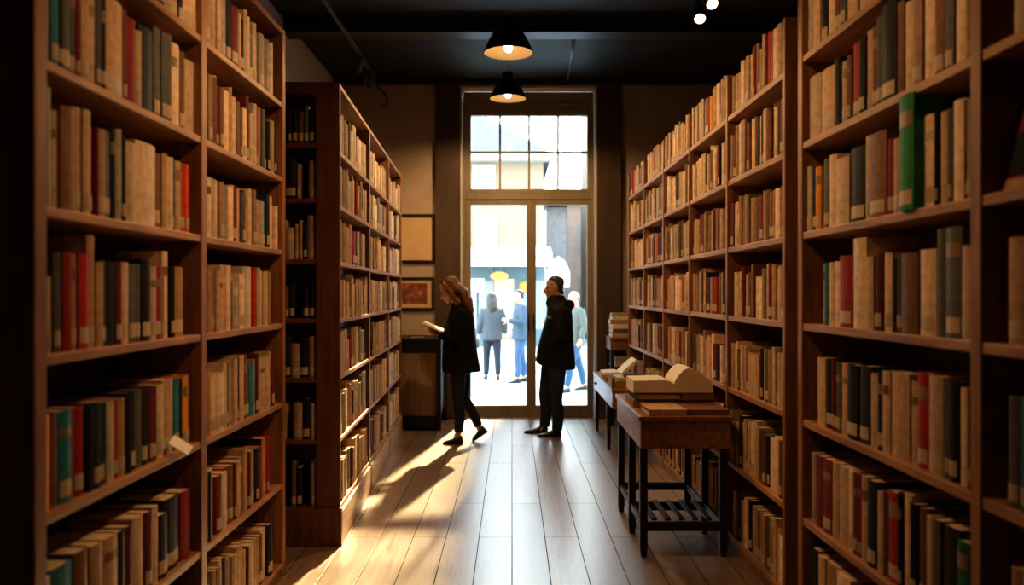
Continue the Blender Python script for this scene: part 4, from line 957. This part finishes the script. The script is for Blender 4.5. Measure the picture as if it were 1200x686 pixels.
for wz in (1.6, 3.6):
    for wx in (1.45, 2.6, 3.8): part('window', WHITEW, bB, wx-0.3, wx+0.3, -0.06, 0.0, wz-0.5, wz+0.6)
pk = thing('parasol', 'closed-front white market parasol outside behind the standing man', 'parasol', (1.17, 20.5, -0.02))
m = MB(); m.rings([[(0.30*s*math.cos(2*PI*(j+.5)/8), 0.30*s*math.sin(2*PI*(j+.5)/8), z) for j in range(8)] for s, z in ((1.0, 1.75), (1.02, 2.12), (0.7, 2.38), (0.12, 2.52))], True, 0, False); m.build('canopy', AWN, pk)
m = MB(); m.tube([(0, 0, 0), (0, 0, 2.5)], 0.022, 8); m.build('pole', BLACKMETAL, pk)
m = MB(); m.lathe([(0.25, 0), (0.25, 0.05), (0.03, 0.08)], n=16, cap=True); m.build('base', BLACKMETAL, pk)
bT = thing('building', 'tall plain block added out of view to keep sun off right door leaf', 'building', (2.60, 25, 0))  # unseen block, added to cut the sun through the right door leaf
part('wall', BEIGE, bT, 0, 9, 0, 5.5, 0, 12.5); part('roof', SLATE, bT, 0, 9.2, 0.0, 5.6, 12.5, 12.8)
for i in range(3):
    for j in range(4): part('window', WHITEW, bT, 0.9+2.6*i, 1.8+2.6*i, -0.06, 0, 1.2+2.9*j, 2.7+2.9*j)

# ---------------------------------------------------------------- light
wd = bpy.data.worlds.new('sky'); SC.world = wd; wd.use_nodes = True; nt = wd.node_tree; bg = nt.nodes['Background']
tc = nd(nt, 'ShaderNodeTexCoord'); sx = nd(nt, 'ShaderNodeSeparateXYZ'); nt.links.new(tc.outputs['Generated'], sx.inputs[0])
r = ramp(nt, [(0.0, (1.0, 0.96, 0.88)), (0.35, (0.80, 0.92, 1.0)), (1.0, (0.50, 0.74, 1.0))]); nt.links.new(sx.outputs['Z'], r.inputs['Fac'])
nt.links.new(r.outputs['Color'], bg.inputs['Color']); bg.inputs['Strength'].default_value = SKY_S
def lamp(name, kind, loc, aim, energy, color, **kw):
    ld = bpy.data.lights.new(name, kind); ld.energy = energy; ld.color = color
    for k, v in kw.items(): setattr(ld, k, v)
    o = bpy.data.objects.new(name, ld); link(o); o.location = loc
    o.rotation_euler = (Vector(aim) - Vector(loc)).to_track_quat('-Z', 'Y').to_euler(); return o
lamp('sun', 'SUN', (1.5, 20, 8), (1.5 - 0.15, 20 - 1.0, 8 - 0.577), SUN_S, (1.0, 0.68, 0.36), angle=math.radians(2.0))
WARM = (1.0, 0.57, 0.26)
for (loc, aim, e, ang) in SPOTS:
    lamp('unseen_spot_light', 'SPOT', loc, aim, e, WARM, spot_size=math.radians(ang), spot_blend=0.9, shadow_soft_size=0.06)

# ---------------------------------------------------------------- camera
cd = bpy.data.cameras.new('camera'); cd.sensor_width = 36; cd.sensor_fit = 'HORIZONTAL'; cd.lens = 36*FPX/1200
cd.clip_start = 0.05; cd.clip_end = 300
cd.dof.use_dof = True; cd.dof.focus_distance = 5.6; cd.dof.aperture_fstop = 1.5
co = bpy.data.objects.new('camera', cd); link(co); co.location = (0, 0, 1.6); co.rotation_euler = (PI/2, 0, 0)
SC.camera = co
SC.cycles.use_denoising = True
SC.cycles.max_bounces = 8; SC.cycles.transparent_max_bounces = 12
SC.cycles.sample_clamp_indirect = 6
SC.view_settings.view_transform = VT
try: SC.view_settings.look = LOOK
except Exception: pass
SC.view_settings.exposure = EXPO
